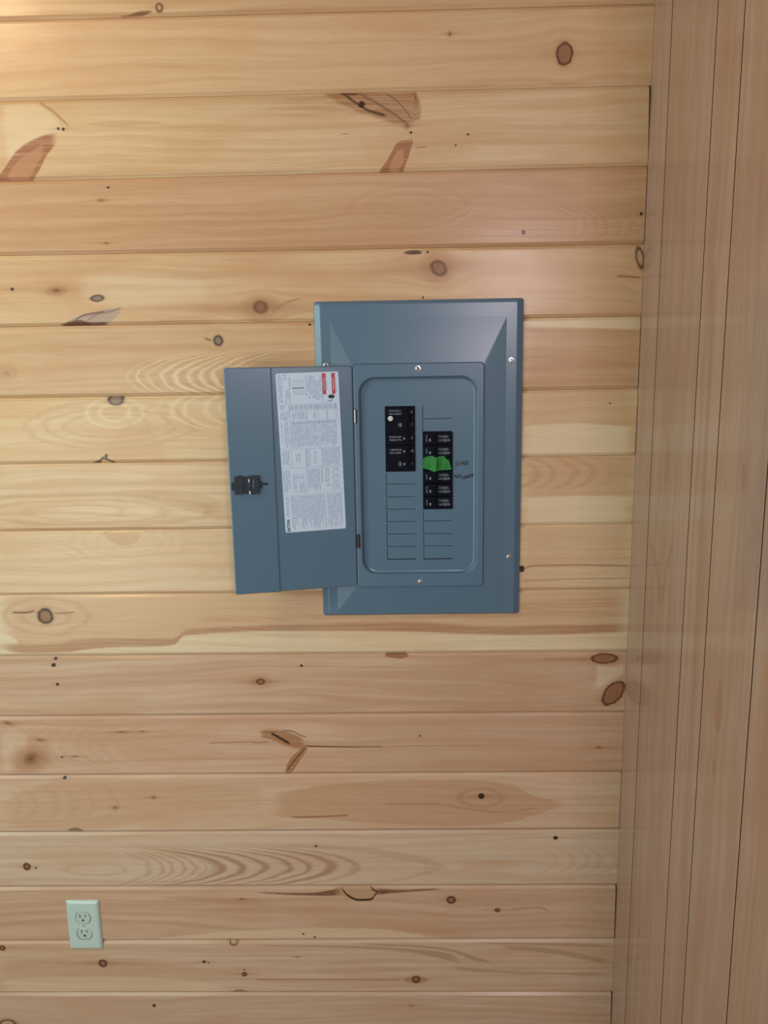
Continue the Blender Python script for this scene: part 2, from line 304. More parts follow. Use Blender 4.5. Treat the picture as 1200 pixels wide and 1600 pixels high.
F = {
0: [('k', 249, 12, 5, 5, 0, 'pale', dict(w=.35)), ('r', [(185, 24), (205, 22), (222, 17), (240, 16)], [(185, 25), (205, 25), (222, 24), (240, 18)], BRN, .85, 1)],
1: [('k', 882, 84, 12.5, 15, 0, 'red', dict(w=.14, h=.25)), ('k', 703, 53, 2.5, 3, 0, 'soft')],
2: [('k', 91, 201, 2, 2, 0, 'dot'), ('k', 99, 202, 2.2, 2.2, 0, 'dot'),
    ('r', [(0, 165), (50, 163), (85, 182), (100, 200)], [(0, 290), (30, 245), (60, 220), (100, 204)], PALE, .45, 5),
    ('r', [(-12, 285), (2, 270), (30, 232), (60, 215), (90, 207)], [(-12, 300), (42, 290), (60, 268), (75, 240), (90, 222)], (.33, .12, .06), .92, 2, dict(g=.35)),
    ('r', [(10, 276), (30, 250), (50, 236), (70, 222)], [(10, 288), (40, 283), (55, 262), (70, 235)], (.60, .33, .19), .55, 3, dict(g=.4)),
    ln([(60, 160), (80, 172), (95, 185), (108, 198)], 2.2, (.42, .2, .1), .75), 
    ('r', [(130, 193), (180, 189), (230, 189), (258, 192)], [(130, 196), (180, 198), (230, 195), (258, 193)], (.45, .25, .12), .4, 2),
    ('r', [(400, 149), (460, 148), (530, 146), (600, 145)], [(400, 186), (470, 184), (530, 178), (600, 180)], (.45, .255, .125), .55, 4, dict(g=.85, jit=.8, su=3.5)),
    ('r', [(505, 144.5), (580, 142), (642, 142), (652, 150), (660, 173)], [(505, 147), (540, 165), (570, 178), (625, 192), (652, 188), (660, 176)], (.36, .17, .08), .85, 3, dict(g=.45, jit=.5, su=.3)),
    ln([(535, 145), (552, 158), (575, 172), (604, 181)], 2.2, DK, .85), ln([(560, 146), (590, 162), (615, 178), (640, 196)], 2.2, (.2, .08, .04), .7),
    ln([(600, 144), (620, 158), (636, 176), (644, 188)], 1.4, (.2, .08, .04), .7), ('k', 565, 163, 5.5, 4.5, 20, 'dot'), ln([(530, 146), (545, 147), (560, 147)], 1.6, DK, .9),
    ('k', 649, 152, 2.2, 9, 8, 'soft', dict(h=0)), ('k', 636, 197, 4.5, 3.5, 0, 'soft'), ('k', 642, 207, 2, 2, 0, 'dot', dict(h=.1)), ('k', 731, 210, 2, 1.6, 0, 'dot', dict(h=.1)), ('k', 712, 227, 1.6, 1.4, 0, 'dot', dict(h=.1)),
    ('r', [(590, 272), (608, 245), (622, 222), (646, 218)], [(590, 282), (618, 290), (632, 262), (646, 222)], (.33, .12, .055), .92, 2, dict(g=.35, su=.08)),
    ('r', [(607, 268), (618, 240), (632, 232)], [(607, 280), (616, 276), (632, 250)], (.60, .35, .2), .6, 2),
    ('r', [(640, 222), (700, 216), (745, 214)], [(640, 246), (700, 240), (745, 232)], (.55, .33, .19), .35, 4, dict(g=.5)),
    ln([(648, 231), (668, 229)], 1, (.3, .14, .06), .7), ln([(530, 210), (548, 209)], 1, (.4, .2, .1), .6),
    ('r', [(870, 190), (950, 186), (1015, 182)], [(870, 200), (950, 192), (1015, 184)], (.58, .33, .2), .3, 4)],
3: [('r', [(560, 270), (800, 264), (1020, 258)], [(560, 390), (800, 384), (1020, 379)], (.55, .33, .21), .45, 6, dict(su=8)), ('k', 169, 293, 2, 1.8, 0, 'dot'), ('k', 158, 313, 5, 2, 0, 'soft', dict(L=3)), ('k', 166, 380, 3.5, 1.6, 0, 'soft'), ('k', 818, 363, 3.3, 3.3, 0, 'dot', dict(h=.2)), ('k', 1002, 334, 2.4, 2.4, 0, 'dot', dict(h=.3)),
    ('e', 640, 325, 110, 36, 4, (.50, .28, .16), .25), ('c', 960, 352, .9, 900, 1040, .8, (.42, .22, .12), .2, 2.0)],
4: [('r', [(700, 388), (800, 386), (1020, 380)], [(700, 498), (800, 496), (1020, 492)], (.58, .37, .225), .45, 6, dict(su=4)), ('k', 19, 452, 2.6, 2.6, 0, 'dot', dict(L=5)), ('k', 88, 454, 12, 5, 3, 'soft', dict(ra=.5, h=.3)), ('k', 152, 466, 9.5, 4.2, 3, 'grey', dict(w=.25)),
    ('r', [(98, 506), (115, 497), (140, 490), (170, 483), (192, 479)], [(98, 510), (140, 510), (165, 507), (180, 497), (192, 482)], (.40, .31, .30), .85, 2, dict(g=.3)),
    ln([(115, 502), (130, 493), (150, 489), (165, 487)], 1.4, (.12, .07, .06), .85), ln([(135, 502), (150, 492), (172, 487), (190, 481)], 1.2, (.2, .12, .1), .7),
    ('r', [(92, 507), (120, 500), (145, 504), (170, 503)], [(92, 512), (130, 514), (150, 514), (170, 512)], (.10, .025, .012), .95, 1.5, dict(jit=.25)),
    ('k', 407, 480, 20, 12, 0, 'soft', dict(a=.6)), ('k', 407, 480, 10, 8, 0, 'red', dict(a=.7, ra=.55, w=.35, h=.2)), ln([(425, 487), (445, 474), (458, 469), (470, 467)], 1.3, (.4, .2, .1), .7),
    ('k', 685, 418, 19, 16, -25, 'soft', dict(h=.5, a=.5)), ('k', 686, 419, 12.5, 9, -35, 'red', dict(a=.85, ra=.75, w=.25, h=.2)), ('r', [(630, 394), (645, 391), (660, 393)], [(630, 397), (645, 398), (660, 397)], DK, .9, 1), ('k', 668, 394, 2, 1.8, 0, 'dot'),
    ('k', 1000, 403, 5.5, 14, 12, 'pale', dict(w=.28, h=.3)), ln([(962, 431), (980, 432), (1004, 434)], 1.8, (.3, .14, .07), .8), ('k', 661, 465, 1.6, 1.8, 0, 'dot', dict(h=.15)),
    ('r', [(120, 430), (200, 425), (330, 440)], [(120, 470), (200, 478), (330, 470)], PALE, .35, 8)],
5: [('k', 341, 532, 6.5, 6.5, 0, 'grey', dict(w=.3)), ln([(318, 528), (324, 530), (332, 532)], 1.6, (.1, .07, .05), .8), ('k', 484, 507, 2.2, 1.8, 0, 'dot', dict(h=.1)),
    ('c', 225, 590, -1.1, 190, 380, .95, (.86, .74, .52), .55, 2.3), ('c', 240, 590, -1.2, 180, 360, .85, (.58, .39, .22), .35, 2.3),
    ('r', [(815, 498), (900, 496), (1004, 494)], [(815, 511), (900, 512), (1004, 514)], PALE, .70, 1.5), ('r', [(815, 514), (900, 515), (1004, 516)], [(815, 518), (900, 519), (1004, 519)], (.45, .24, .13), .5, 1.5),
    ('r', [(815, 519), (900, 519), (1010, 519)], [(815, 607), (900, 606), (1010, 606)], (.54, .32, .195), .55, 2), ('r', [(815, 572), (900, 560), (1000, 566)], [(815, 580), (900, 576), (1000, 572)], (.5, .27, .16), .45, 3), ('k', 10, 583, 12, 7, 0, 'soft', dict(a=.4, ra=.2, h=.1)),
    ('r', [(0, 612), (60, 596), (140, 592)], [(0, 616), (60, 602), (140, 596)], (.55, .34, .18), .4, 3)],
6: [('k', 181, 625, 11, 7, 0, 'grey', dict(w=.22, h=.2)), ('r', [(165, 621), (180, 618), (196, 621)], [(165, 624), (180, 625), (196, 624)], (.1, .03, .015), .95, 1),
    ('e', 170, 665, 155, 42, 5, (.56, .37, .19), .45), ('e', 180, 645, 60, 30, 3, (.86, .75, .53), .35), ('r', [(165, 700), (210, 660), (260, 690)], [(165, 724), (210, 722), (260, 722)], (.60, .38, .22), .4, 8),
    ('r', [(143, 723), (155, 718), (162, 713), (172, 718), (182, 723)], [(143, 726), (155, 725), (162, 718), (172, 722), (182, 726)], DK, .92, 1), ('k', 166, 712, 2.3, 2.8, 0, 'dot', dict(h=.1)),
    ('c', 330, 640, -1.0, 240, 420, 1.3, (.86, .75, .53), .4, 2.2), ('k', 953, 630, 1.3, 1.3, 0, 'dot', dict(h=.1)),
    ('r', [(812, 665), (900, 662), (993, 667)], [(812, 718), (900, 716), (993, 714)], PALE, .80, 1.6), ('r', [(812, 610), (900, 609), (996, 609)], [(812, 664), (900, 661), (996, 666)], R1, .5, 1.6)],
7: [('r', [(0, 772), (60, 770), (150, 766), (300, 770), (360, 790)], [(0, 780), (60, 776), (150, 774), (300, 800), (360, 815)], (.56, .36, .2), .55, 4, dict(g=.4)),
    ('e', 120, 800, 260, 34, 4, (.55, .35, .18), .45), ('r', [(0, 806), (80, 816), (200, 812), (310, 806)], [(0, 814), (80, 824), (200, 822), (310, 812)], (.55, .34, .18), .5, 4),
    ('r', [(812, 778), (900, 775), (990, 776)], [(812, 824), (900, 822), (990, 821)], PALE, .75, 1.8), ('r', [(812, 716), (900, 714), (992, 713)], [(812, 777), (900, 774), (992, 775)], R1, .6, 2),
    ('c', 850, 740, 1.0, 800, 960, 1.5, (.48, .27, .15), .4, 1.6), ('k', 818, 703, 1.5, 1.5, 0, 'dot')],
8: [('r', [(158, 831), (190, 832), (224, 832)], [(158, 832), (176, 847), (195, 854), (212, 848), (224, 833)], (.55, .30, .17), .55, 3, dict(jit=.5)), ('e', 200, 845, 110, 40, 5, (.62, .47, .27), .4), ('e', 60, 870, 120, 36, 5, (.64, .48, .28), .35),
    ('r', [(812, 824), (900, 823), (988, 822)], [(812, 886), (900, 885), (988, 884)], R1, .45, 3), ('k', 815, 889, 4.5, 5, 0, 'dot', dict(L=2)), ln([(818, 888), (835, 884), (880, 883), (985, 884)], 1.3, (.33, .16, .08), .65), ln([(815, 908), (880, 905), (984, 903)], 1.5, (.42, .22, .12), .45, jit=.2)],
9: [('r', [(-5, 932), (400, 926), (985, 920)], [(-5, 1012), (50, 1020), (100, 1019), (150, 1013), (268, 1008), (290, 993), (330, 990), (400, 986), (520, 985), (600, 986), (750, 990), (820, 992), (900, 990), (985, 987)], (.62, .40, .24), .85, 1.6, dict(g=.25, jit=.08)),
    ('r', [(-5, 1000), (60, 1006), (150, 998), (268, 998), (290, 984), (400, 978), (600, 972), (800, 978), (985, 975)], [(-5, 1012), (50, 1020), (100, 1019), (150, 1013), (268, 1008), (290, 993), (400, 986), (600, 986), (820, 992), (985, 987)], (.36, .16, .085), .65, 3, dict(g=.35)),
    ('r', [(-5, 988), (10, 992), (30, 1002)], [(-5, 1006), (10, 1006), (30, 1006)], PALE, .7, 2), ('r', [(-5, 1024), (-4, 1020), (10, 1021)], [(-5, 1030), (-4, 1030), (10, 1030)], PALE, .5, 2),
    ('e', 71, 962, 90, 40, 3, (.52, .31, .17), .4), ('k', 71, 962, 10.5, 10.5, 0, 'ring', dict(w=.24, ra=1, h=.3)), ln([(18, 957), (40, 957), (56, 954)], 1.5, BRN, .85), ln([(84, 958), (98, 958), (118, 956)], 1.3, (.35, .17, .08), .8),
    ('r', [(300, 964), (500, 960), (985, 930)], [(300, 972), (500, 968), (985, 962)], (.48, .26, .14), .4, 4, dict(g=.7))],
10: [('k', 87, 1029, 3.2, 2, 0, 'dot', dict(h=.15)), ('k', 84, 1039, 3.8, 3, 30, 'dot', dict(h=.3)), ('k', 90, 1069, 2.6, 2.6, 0, 'dot', dict(h=.3)), ('k', 407, 1065, 12, 7, 0, 'soft', dict(a=.5)), ('k', 407, 1065, 6, 4, 0, 'red', dict(a=.9, w=.3)), ('k', 471, 1040, 2.6, 1.8, 0, 'dot'),
     ('r', [(600, 1024), (610, 1019), (630, 1019), (640, 1024)], [(600, 1025), (610, 1027), (625, 1029), (640, 1025)], (.22, .07, .03), .9, 1.2), ('r', [(590, 1024), (800, 1026), (880, 1028)], [(590, 1027), (800, 1034), (880, 1034)], (.5, .25, .14), .4, 3),
     ('k', 944, 1029, 21, 7.5, 0, 'red', dict(w=.14, h=.5, L=1)), ('r', [(845, 1029), (880, 1027), (925, 1027)], [(845, 1031), (880, 1033), (925, 1033)], (.42, .19, .09), .75, 1.5, dict(g=.4)), ('k', 958, 1083, 23, 12.5, 52, 'red', dict(w=.12, h=0)),
     ('r', [(930, 1038), (950, 1042), (976, 1038)], [(930, 1075), (945, 1070), (976, 1052)], PALE, .65, 4), ('r', [(590, 1070), (800, 1066), (935, 1074)], [(590, 1080), (800, 1080), (935, 1085)], (.52, .31, .18), .4, 4, dict(g=.4)), ('r', [(700, 1104), (850, 1102), (940, 1100)], [(700, 1112), (850, 1110), (940, 1110)], (.46, .22, .12), .55, 2.5, dict(g=.5)),
     ('r', [(620, 1022), (800, 1021), (930, 1020)], [(620, 1116), (800, 1114), (930, 1112)], (.50, .32, .21), .45, 6, dict(su=6)), ('r', [(0, 1090), (200, 1093), (560, 1100)], [(0, 1105), (200, 1106), (560, 1110)], (.52, .36, .22), .35, 4)],
11: [('k', 48, 1186, 22, 15, 30, 'soft', dict(ra=.2, h=.25)), ('k', 62, 1156, 7, 2.5, -10, 'soft', dict(h=.2)), ('k', 12, 1130, 7, 2.5, -15, 'soft'), ('k', 117, 1182, 5, 1.3, 0, 'soft'), ('k', 97, 1183, 1.8, 1.3, 0, 'dot'), ('k', 190, 1144, 8, 1.5, 0, 'soft'), ('k', 222, 1143, 3, 1.3, 0, 'soft'),
     ('r', [(405, 1142), (430, 1140), (455, 1145), (478, 1158)], [(405, 1152), (430, 1158), (455, 1168), (478, 1170)], (.34, .15, .06), .88, 3, dict(g=.4, jit=.4)), ln([(422, 1145), (432, 1150), (442, 1156), (454, 1162)], 2.2, DK, .95), ln([(440, 1141), (458, 1143), (472, 1150), (480, 1152)], 1, (.2, .1, .05), .8),
     ln([(478, 1166), (510, 1166.5), (550, 1167), (600, 1167)], 1.2, (.09, .035, .015), .92), ln([(600, 1167), (680, 1165), (760, 1165)], .9, (.4, .2, .1), .7),
     ('r', [(444, 1206), (452, 1188), (465, 1174), (482, 1160)], [(444, 1216), (458, 1204), (470, 1186), (482, 1170)], (.34, .15, .06), .88, 1.5, dict(g=.4)), ln([(447, 1206), (457, 1192), (468, 1179), (478, 1168)], 1.6, (.10, .03, .015), .85),
     ('k', 656, 1150, 1.5, 1.3, 0, 'dot', dict(h=.1)), ln([(325, 1161), (360, 1160), (400, 1159)], 1.2, (.4, .2, .12), .7), ln([(395, 1161), (420, 1159)], 1, (.3, .15, .1), .7), ('c', 60, 1165, -.5, 0, 200, 1.2, (.52, .32, .18), .3, 2.4),
     ('r', [(500, 1120), (800, 1117), (990, 1115)], [(500, 1208), (800, 1206), (990, 1205)], (.52, .345, .235), .5, 6, dict(su=6)), ('r', [(650, 1186), (800, 1184), (970, 1188)], [(650, 1206), (800, 1204), (970, 1204)], (.52, .28, .17), .35, 5), ('k', 936, 1168, 4, 1.8, -20, 'soft'), ('r', [(0, 1150), (20, 1142), (45, 1150)], [(0, 1208), (20, 1200), (45, 1170)], PALE, .3, 6)],
12: [('k', 101, 1215.5, 3, 2.3, 0, 'dot'), ('r', [(105, 1297), (118, 1293), (132, 1298)], [(105, 1299), (118, 1300), (132, 1300)], DK, .85, 1), ('k', 752, 1244, 5, 4.8, 0, 'dot', dict(L=4, h=.6)),
     ('r', [(0, 1252), (60, 1228), (100, 1216), (300, 1225), (420, 1235)], [(0, 1285), (60, 1296), (110, 1297), (300, 1270), (420, 1262)], (.56, .34, .21), .55, 6, dict(g=.3)),
     ('r', [(420, 1240), (560, 1222), (700, 1218), (790, 1224), (830, 1242), (860, 1250), (888, 1257)], [(420, 1275), (560, 1284), (700, 1290), (790, 1286), (830, 1275), (860, 1266), (888, 1258)], (.53, .31, .19), .75, 2, dict(g=.2)),
     ('e', 752, 1246, 60, 26, 2, (.45, .23, .12), .5), ln([(455, 1277), (500, 1276), (545, 1274)], 1.3, (.28, .12, .05), .8), ln([(600, 1256), (680, 1256), (720, 1262), (790, 1268), (840, 1262)], 1.5, (.42, .22, .11), .5, jit=.3),
     ('k', 180, 1262, 3, 2.5, 0, 'soft'), ('k', 240, 1246, 3, 2.5, 0, 'soft'), ('c', 100, 1255, .35, 20, 200, 1.6, (.5, .3, .15), .25, 2)],
13: [('k', 42, 1354, 4.8, 4.8, 0, 'ring', dict(w=.35, L=4)), ('k', 56, 1356, 1.8, 1.6, 0, 'dot', dict(h=.1)), ('k', 494, 1322, 2.4, 1.6, 0, 'dot', dict(h=.1)), ('k', 868, 1309, 4, 3.2, 0, 'dot', dict(h=.2)),
     ('c', 330, 1355, .9, 225, 330, .95, (.46, .29, .18), .6, 2.1), ('c', 430, 1355, 1.5, 320, 565, 1.9, (.40, .245, .15), .9, 2.4), ('e', 150, 1358, 85, 17, 2, (.50, .34, .2), .45),
     ('r', [(430, 1318), (560, 1324), (640, 1334), (698, 1352)], [(430, 1322), (560, 1332), (640, 1346), (698, 1355)], (.52, .36, .23), .6, 2.5), ('r', [(520, 1380), (600, 1376), (660, 1364), (698, 1354)], [(520, 1384), (600, 1380), (660, 1368), (698, 1357)], (.52, .36, .23), .6, 2),
     ('r', [(660, 1342), (680, 1346), (698, 1352)], [(660, 1366), (680, 1362), (698, 1356)], (.56, .37, .22), .5, 3), ('r', [(720, 1340), (780, 1343), (820, 1349)], [(720, 1360), (780, 1358), (820, 1351)], (.58, .36, .21), .5, 3), ('c', 880, 1345, 1.0, 860, 1000, 1.3, (.56, .38, .25), .4, 1.8)],
14: [('k', 378, 1405, 4.5, 2, 0, 'soft', dict(L=3)), ('r', [(520, 1386), (545, 1385), (575, 1385), (590, 1388)], [(520, 1388), (545, 1404), (575, 1406), (590, 1392)], (.50, .32, .19), .9, 1.2), ln([(533, 1387), (545, 1400), (562, 1406), (580, 1405), (588, 1396), (592, 1394)], 1.8, DK, .95), ln([(578, 1386), (585, 1391), (598, 1394), (608, 1391)], 1.6, DK, .9),
     ('r', [(400, 1394), (480, 1395), (535, 1387)], [(400, 1395), (480, 1399), (535, 1399)], (.16, .06, .03), .92, 1.5, dict(g=.15)), ('r', [(585, 1388), (620, 1390), (690, 1388)], [(585, 1399), (620, 1395), (690, 1390)], (.20, .08, .04), .9, 1.5, dict(g=.1)),
     ('k', 705, 1406, 6.2, 5.4, 0, 'ring', dict(w=.28)), ('k', 777, 1422, 3.4, 2.6, 0, 'ring', dict(w=.4, L=5)), ('r', [(250, 1400), (400, 1404), (420, 1407)], [(250, 1404), (400, 1412), (420, 1410)], (.45, .25, .14), .4, 3),
     ('r', [(240, 1466), (400, 1453), (560, 1450), (650, 1458), (700, 1466)], [(240, 1470), (400, 1470), (560, 1470), (650, 1470), (700, 1470)], P1, .6, 1.8), ('r', [(500, 1430), (600, 1435), (680, 1450), (695, 1466)], [(500, 1450), (600, 1452), (660, 1462), (695, 1469)], (.55, .34, .19), .45, 3),
     ln([(800, 1421), (840, 1418), (850, 1420), (860, 1426)], 1.2, (.4, .2, .1), .6), ('k', 474, 1459, 2, 1.2, 0, 'dot', dict(h=.1)), ('k', 492, 1464, 2.4, 1.2, 0, 'dot', dict(h=.1)),
     ('r', [(300, 1404), (400, 1410), (520, 1422)], [(300, 1408), (400, 1416), (520, 1426)], (.5, .3, .2), .35, 2)],
15: [('k', 4, 1481, 3.8, 3.4, 0, 'ring', dict(w=.35)), ('k', 161, 1505, 5.6, 5.2, 0, 'ring', dict(w=.3, L=5, h=.6)), ('k', 319, 1502.5, 2.7, 2.3, 0, 'dot', dict(h=.6, L=3)), ('k', 326, 1504, 1.2, 1.2, 0, 'dot', dict(h=0)), ('k', 382, 1522, 3.2, 2.8, 0, 'ring', dict(w=.4, L=5)), ('k', 382, 1515, 1.8, 1, 0, 'dot'),
     ('k', 365, 1471, 6, 6, 0, 'pale', dict(w=.2)), ('k', 650, 1530, 5.6, 5, 0, 'ring', dict(w=.28, L=4)), ('r', [(628, 1530), (650, 1524), (672, 1531)], [(628, 1531), (650, 1537), (672, 1532)], (.36, .18, .08), .6, 1), ('k', 375, 1552, 11, 5, 0, 'pale', dict(w=.2)),
     ln([(400, 1530), (500, 1530), (625, 1531)], 1.1, (.38, .2, .11), .75), ('r', [(-5, 1500), (150, 1502), (400, 1519)], [(-5, 1528), (150, 1530), (400, 1524)], (.52, .32, .19), .5, 3, dict(g=.5)), ('r', [(-5, 1530), (100, 1526), (300, 1532), (370, 1550)], [(-5, 1552), (100, 1552), (300, 1552), (370, 1552)], P1, .45, 2),
     ('r', [(400, 1476), (600, 1480), (700, 1490), (725, 1508)], [(400, 1478), (600, 1484), (700, 1500), (725, 1511)], (.42, .28, .18), .85, 1.5, dict(g=.1)), ('r', [(560, 1473), (700, 1482), (740, 1494), (775, 1505)], [(560, 1475), (700, 1486), (740, 1500), (775, 1508)], (.42, .28, .18), .85, 1.2, dict(g=.1)),
     ('r', [(480, 1512), (580, 1510), (665, 1514)], [(480, 1520), (580, 1518), (665, 1517)], (.50, .35, .22), .5, 2), ('r', [(780, 1476), (860, 1482), (955, 1500)], [(780, 1482), (860, 1490), (955, 1508)], (.42, .28, .18), .8, 2, dict(g=.2)), ('r', [(700, 1508), (730, 1512), (800, 1517), (955, 1520)], [(700, 1514), (730, 1518), (800, 1521), (955, 1524)], (.42, .28, .18), .7, 1.5, dict(jit=.3)),
     ('r', [(740, 1472), (850, 1473), (955, 1476)], [(740, 1474), (850, 1477), (955, 1480)], (.42, .28, .18), .8, 1.2), ('k', 465, 1495, 3, 1, 10, 'soft')],
16: [('k', 241, 1571, 2.8, 2.6, 0, 'dot', dict(h=.15)), ('k', 12, 1601, 13, 8, 0, 'pale', dict(w=.2)), ('k', 643, 1571, 2.5, 1.5, 0, 'soft')],
}
BASE = {0: (L1, L2), 1: ((.70, .495, .31), (.64, .43, .26)), 2: ((.72, .54, .35), (.63, .44, .265)), 3: ((.64, .42, .265), (.56, .345, .20)), 4: ((.70, .50, .31), (.61, .40, .235)), 5: ((.66, .46, .28), (.59, .385, .22)),
        6: ((.75, .58, .37), (.68, .49, .29)), 7: (P1, P2), 8: (P1, (.70, .52, .34)), 9: ((.78, .67, .49), (.74, .61, .43)), 10: (N1, N2), 11: ((.67, .48, .355), (.59, .385, .27)), 12: ((.70, .54, .40), (.63, .45, .325)),
        13: ((.68, .54, .42), (.61, .46, .345)), 14: ((.64, .46, .34), (.56, .375, .26)), 15: ((.67, .51, .39), (.59, .42, .305)), 16: ((.64, .49, .375), (.57, .41, .30))}
wall_back = struct('wall_back', (0, 0, EYE))
bm = bmesh.new(); loft(bm, [[(XL, .95, 1), (XC+1, .95, 1), (XC+1, .95, 118), (XL, .95, 118)], [(XL, .8, 1), (XC+1, .8, 1), (XC+1, .8, 118), (XL, .8, 118)]])
obj('backing_board', bm, BACK, wall_back)
BEV = .23
random.seed(4)
# right-hand ends: (gap at plank top, gap at plank bottom) to the other wall, inches
GAP = {2: (.13, .02), 3: (.05, .05), 5: (.04, .05), 6: (.03, .05), 14: (.10, .07), 16: (.09, .03), 12: (.03, .04), 4: (.02, .02)}
for j in range(-5, 21):
    a, b_ = joint(j), joint(j+1)
    if j < 17 and j >= 0: mat = wood('pine_board_%d' % j, BASE[j], F.get(j, ()), seed=j*7.31+1.7, ring=.44, conv=U)
    else: mat = wood('pine_board_%d' % j, random.choice([(L1, L2), (N1, N2)]), (('k', 200+90*(j % 5), 800, 1, 1, 0, 'dot'),), seed=j*5.1+90, conv=U)
    g0, g1 = GAP.get(j, (.012, .012))
    proud = random.uniform(-.012, .018); gp = .012
    xs = [XL, -36, XC]
    bm = bmesh.new(); rings = []
    for i, x in enumerate(xs):
        zt, zb = a(x)-gp, b_(x)+gp
        xt = x-(g0 if i == 2 else 0); xb = x-(g1 if i == 2 else 0)
        pr = proud
        prof = [(.72, zt, xt), (BEV*.8-pr, zt, xt), (-pr, zt-BEV, xt), (-pr, (zt+zb)/2, (xt+xb)/2), (-pr, zb+BEV, xb), (BEV*.8-pr, zb, xb), (.72, zb, xb)]
        rings.append([bm.verts.new((xx, y, z)) for y, z, xx in prof])
    n = 7
    for p, q in zip(rings, rings[1:]):
        for i in range(n): bm.faces.new((p[i], p[(i+1) % n], q[(i+1) % n], q[i]))
    bm.faces.new(rings[0]); bm.faces.new(rings[-1])
    pl = obj('plank', bm, mat, wall_back)
# right wall: vertical boards, edges at these distances out from the corner (inches)
wall_right = struct('wall_right', (XC, 0, EYE))
VE = [-.9, 3.70, 11.27, 14.90, 20.9, 26.1, 31.3]
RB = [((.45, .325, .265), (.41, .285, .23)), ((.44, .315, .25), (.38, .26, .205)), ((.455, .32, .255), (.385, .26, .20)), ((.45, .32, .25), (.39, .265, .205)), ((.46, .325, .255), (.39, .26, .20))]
def UY(px, py): y, z = UR(px, py); return z, y
FR = {1: [('r', [(1010, 830), (1012, 870), (1012, 960)], [(1010, 831), (1012, 871), (1012, 961)], RED, 0, 3)],}
bm = bmesh.new(); loft(bm, [[(XC+.9, 1, 1), (XC+.9, -31.3, 1), (XC+.9, -31.3, 118), (XC+.9, 1, 118)], [(XC+.8, 1, 1), (XC+.8, -31.3, 1), (XC+.8, -31.3, 118), (XC+.8, 1, 118)]])
obj('backing_board', bm, BACK, wall_right)
KR = {1: [('k', -5, -5, 1, 1, 0, 'dot')], 3: [], 0: []}
def yz(px, py): return UR(px, py)
def vk(px, py, r, st, **o):
    y, z = UR(px, py); return ('kv', z, y, r, st, o)
for k in range(len(VE)-1):
    y0, y1 = -VE[k], -VE[k+1]
    fe = []
    if k == 0: fe = [('k', 1001, 849, 2.4, 1.6, 0, 'soft', dict(h=.5, L=1.5))]
    if k == 1: fe = [('k', 1045, 705, 4, 2.6, 0, 'soft', dict(a=.5, L=14, h=.35)), ('k', 1032, 880, 4, 3, 0, 'soft', dict(a=.4, L=18, h=.3)), ('k', 999, 1457, 2.4, 1.6, 0, 'soft', dict(h=.5, L=3))]
    if k == 2: fe = [('k', 1100, 905, 3, 1.6, 0, 'soft', dict(a=.4, L=10, h=.4)), ('k', 1072, 1350, 2.4, 1.6, 0, 'soft', dict(a=.4, L=20, h=.4))]
    if k == 3: fe = [('k', 1122, 1120, 5, 3.4, 0, 'soft', dict(a=.6, L=9, h=.45)), ('k', 1163, 745, 3.2, 2.2, 0, 'soft', dict(a=.5, L=8, h=.4)), ('k', 1197, 646, 2.4, 2, 0, 'dot', dict(h=.3))]
    if k == 1: fe += [('r', [(1013, 845), (1022, 880), (1030, 945)], [(1017, 845), (1028, 880), (1034, 945)], (.30, .17, .12), .6, 2), ('r', [(1050, 845), (1040, 880), (1032, 945)], [(1055, 845), (1046, 880), (1036, 945)], (.30, .17, .12), .6, 2),
                      ('r', [(1036, 655), (1040, 705), (1038, 760)], [(1040, 655), (1048, 705), (1042, 760)], (.33, .20, .12), .55, 3)]
    if k == 2: fe += [('r', [(1112, 400), (1100, 700), (1085, 1000), (1062, 1400)], [(1120, 400), (1106, 700), (1090, 1000), (1067, 1400)], (.30, .17, .11), .5, 3)]
    if k == 3: fe += [('r', [(1124, 1060), (1115, 1110), (1118, 1150)], [(1127, 1060), (1129, 1110), (1122, 1150)], (.32, .18, .12), .6, 2), ('r', [(1112, 1180), (1113, 1200), (1114, 1225)], [(1116, 1180), (1119, 1200), (1117, 1225)], (.32, .18, .12), .6, 2),
                      ('r', [(1160, 720), (1159, 745), (1160, 770)], [(1163, 720), (1166, 745), (1164, 770)], (.32, .18, .12), .5, 2)]
    if k == 4: fe += [('r', [(1196, 980), (1190, 1200), (1180, 1400)], [(1212, 980), (1206, 1200), (1200, 1400)], (.40, .22, .14), .6, 5)]
    mat = wood('pine_wainscot_%d' % k, RB[k % 5], fe, axis='z', seed=40+k*9.7, ring=.18, conv=UY, coatr=.13, coatw=1.0)
    bm = bmesh.new(); rings = []; gp = .05
    for z in (.5, 117):
        prof = [(XC+.7, y0-gp), (XC+.3, y0-gp), (XC, y0-gp), (XC, y1+gp), (XC+.2, y1+gp+.5), (XC+.7, y1+gp+.5)]      # back-bevelled edge, undercut added to put shade into the joint
        rings.append([bm.verts.new((x, y, z)) for x, y in prof])
    for i in range(6): bm.faces.new((rings[0][i], rings[0][(i+1) % 6], rings[1][(i+1) % 6], rings[1][i]))
    bm.faces.new(rings[0]); bm.faces.new(rings[1])
    obj('plank', bm, mat, wall_right)
# floor (below the view)
fl = struct('floor', (0, -40, 0))
FM = wood('floor_boards', ((.42, .27, .16), (.34, .2, .11)), (), axis='x', seed=300)
bm = bmesh.new(); loft(bm, [[(XL, 1, -1), (XC+1, 1, -1), (XC+1, -110, -1), (XL, -110, -1)], [(XL, 1, 0), (XC+1, 1, 0), (XC+1, -110, 0), (XL, -110, 0)]])
obj('floor_slab', bm, plain('floor_paint', (.36, .25, .17), .45, var=.1, scale=8), fl)

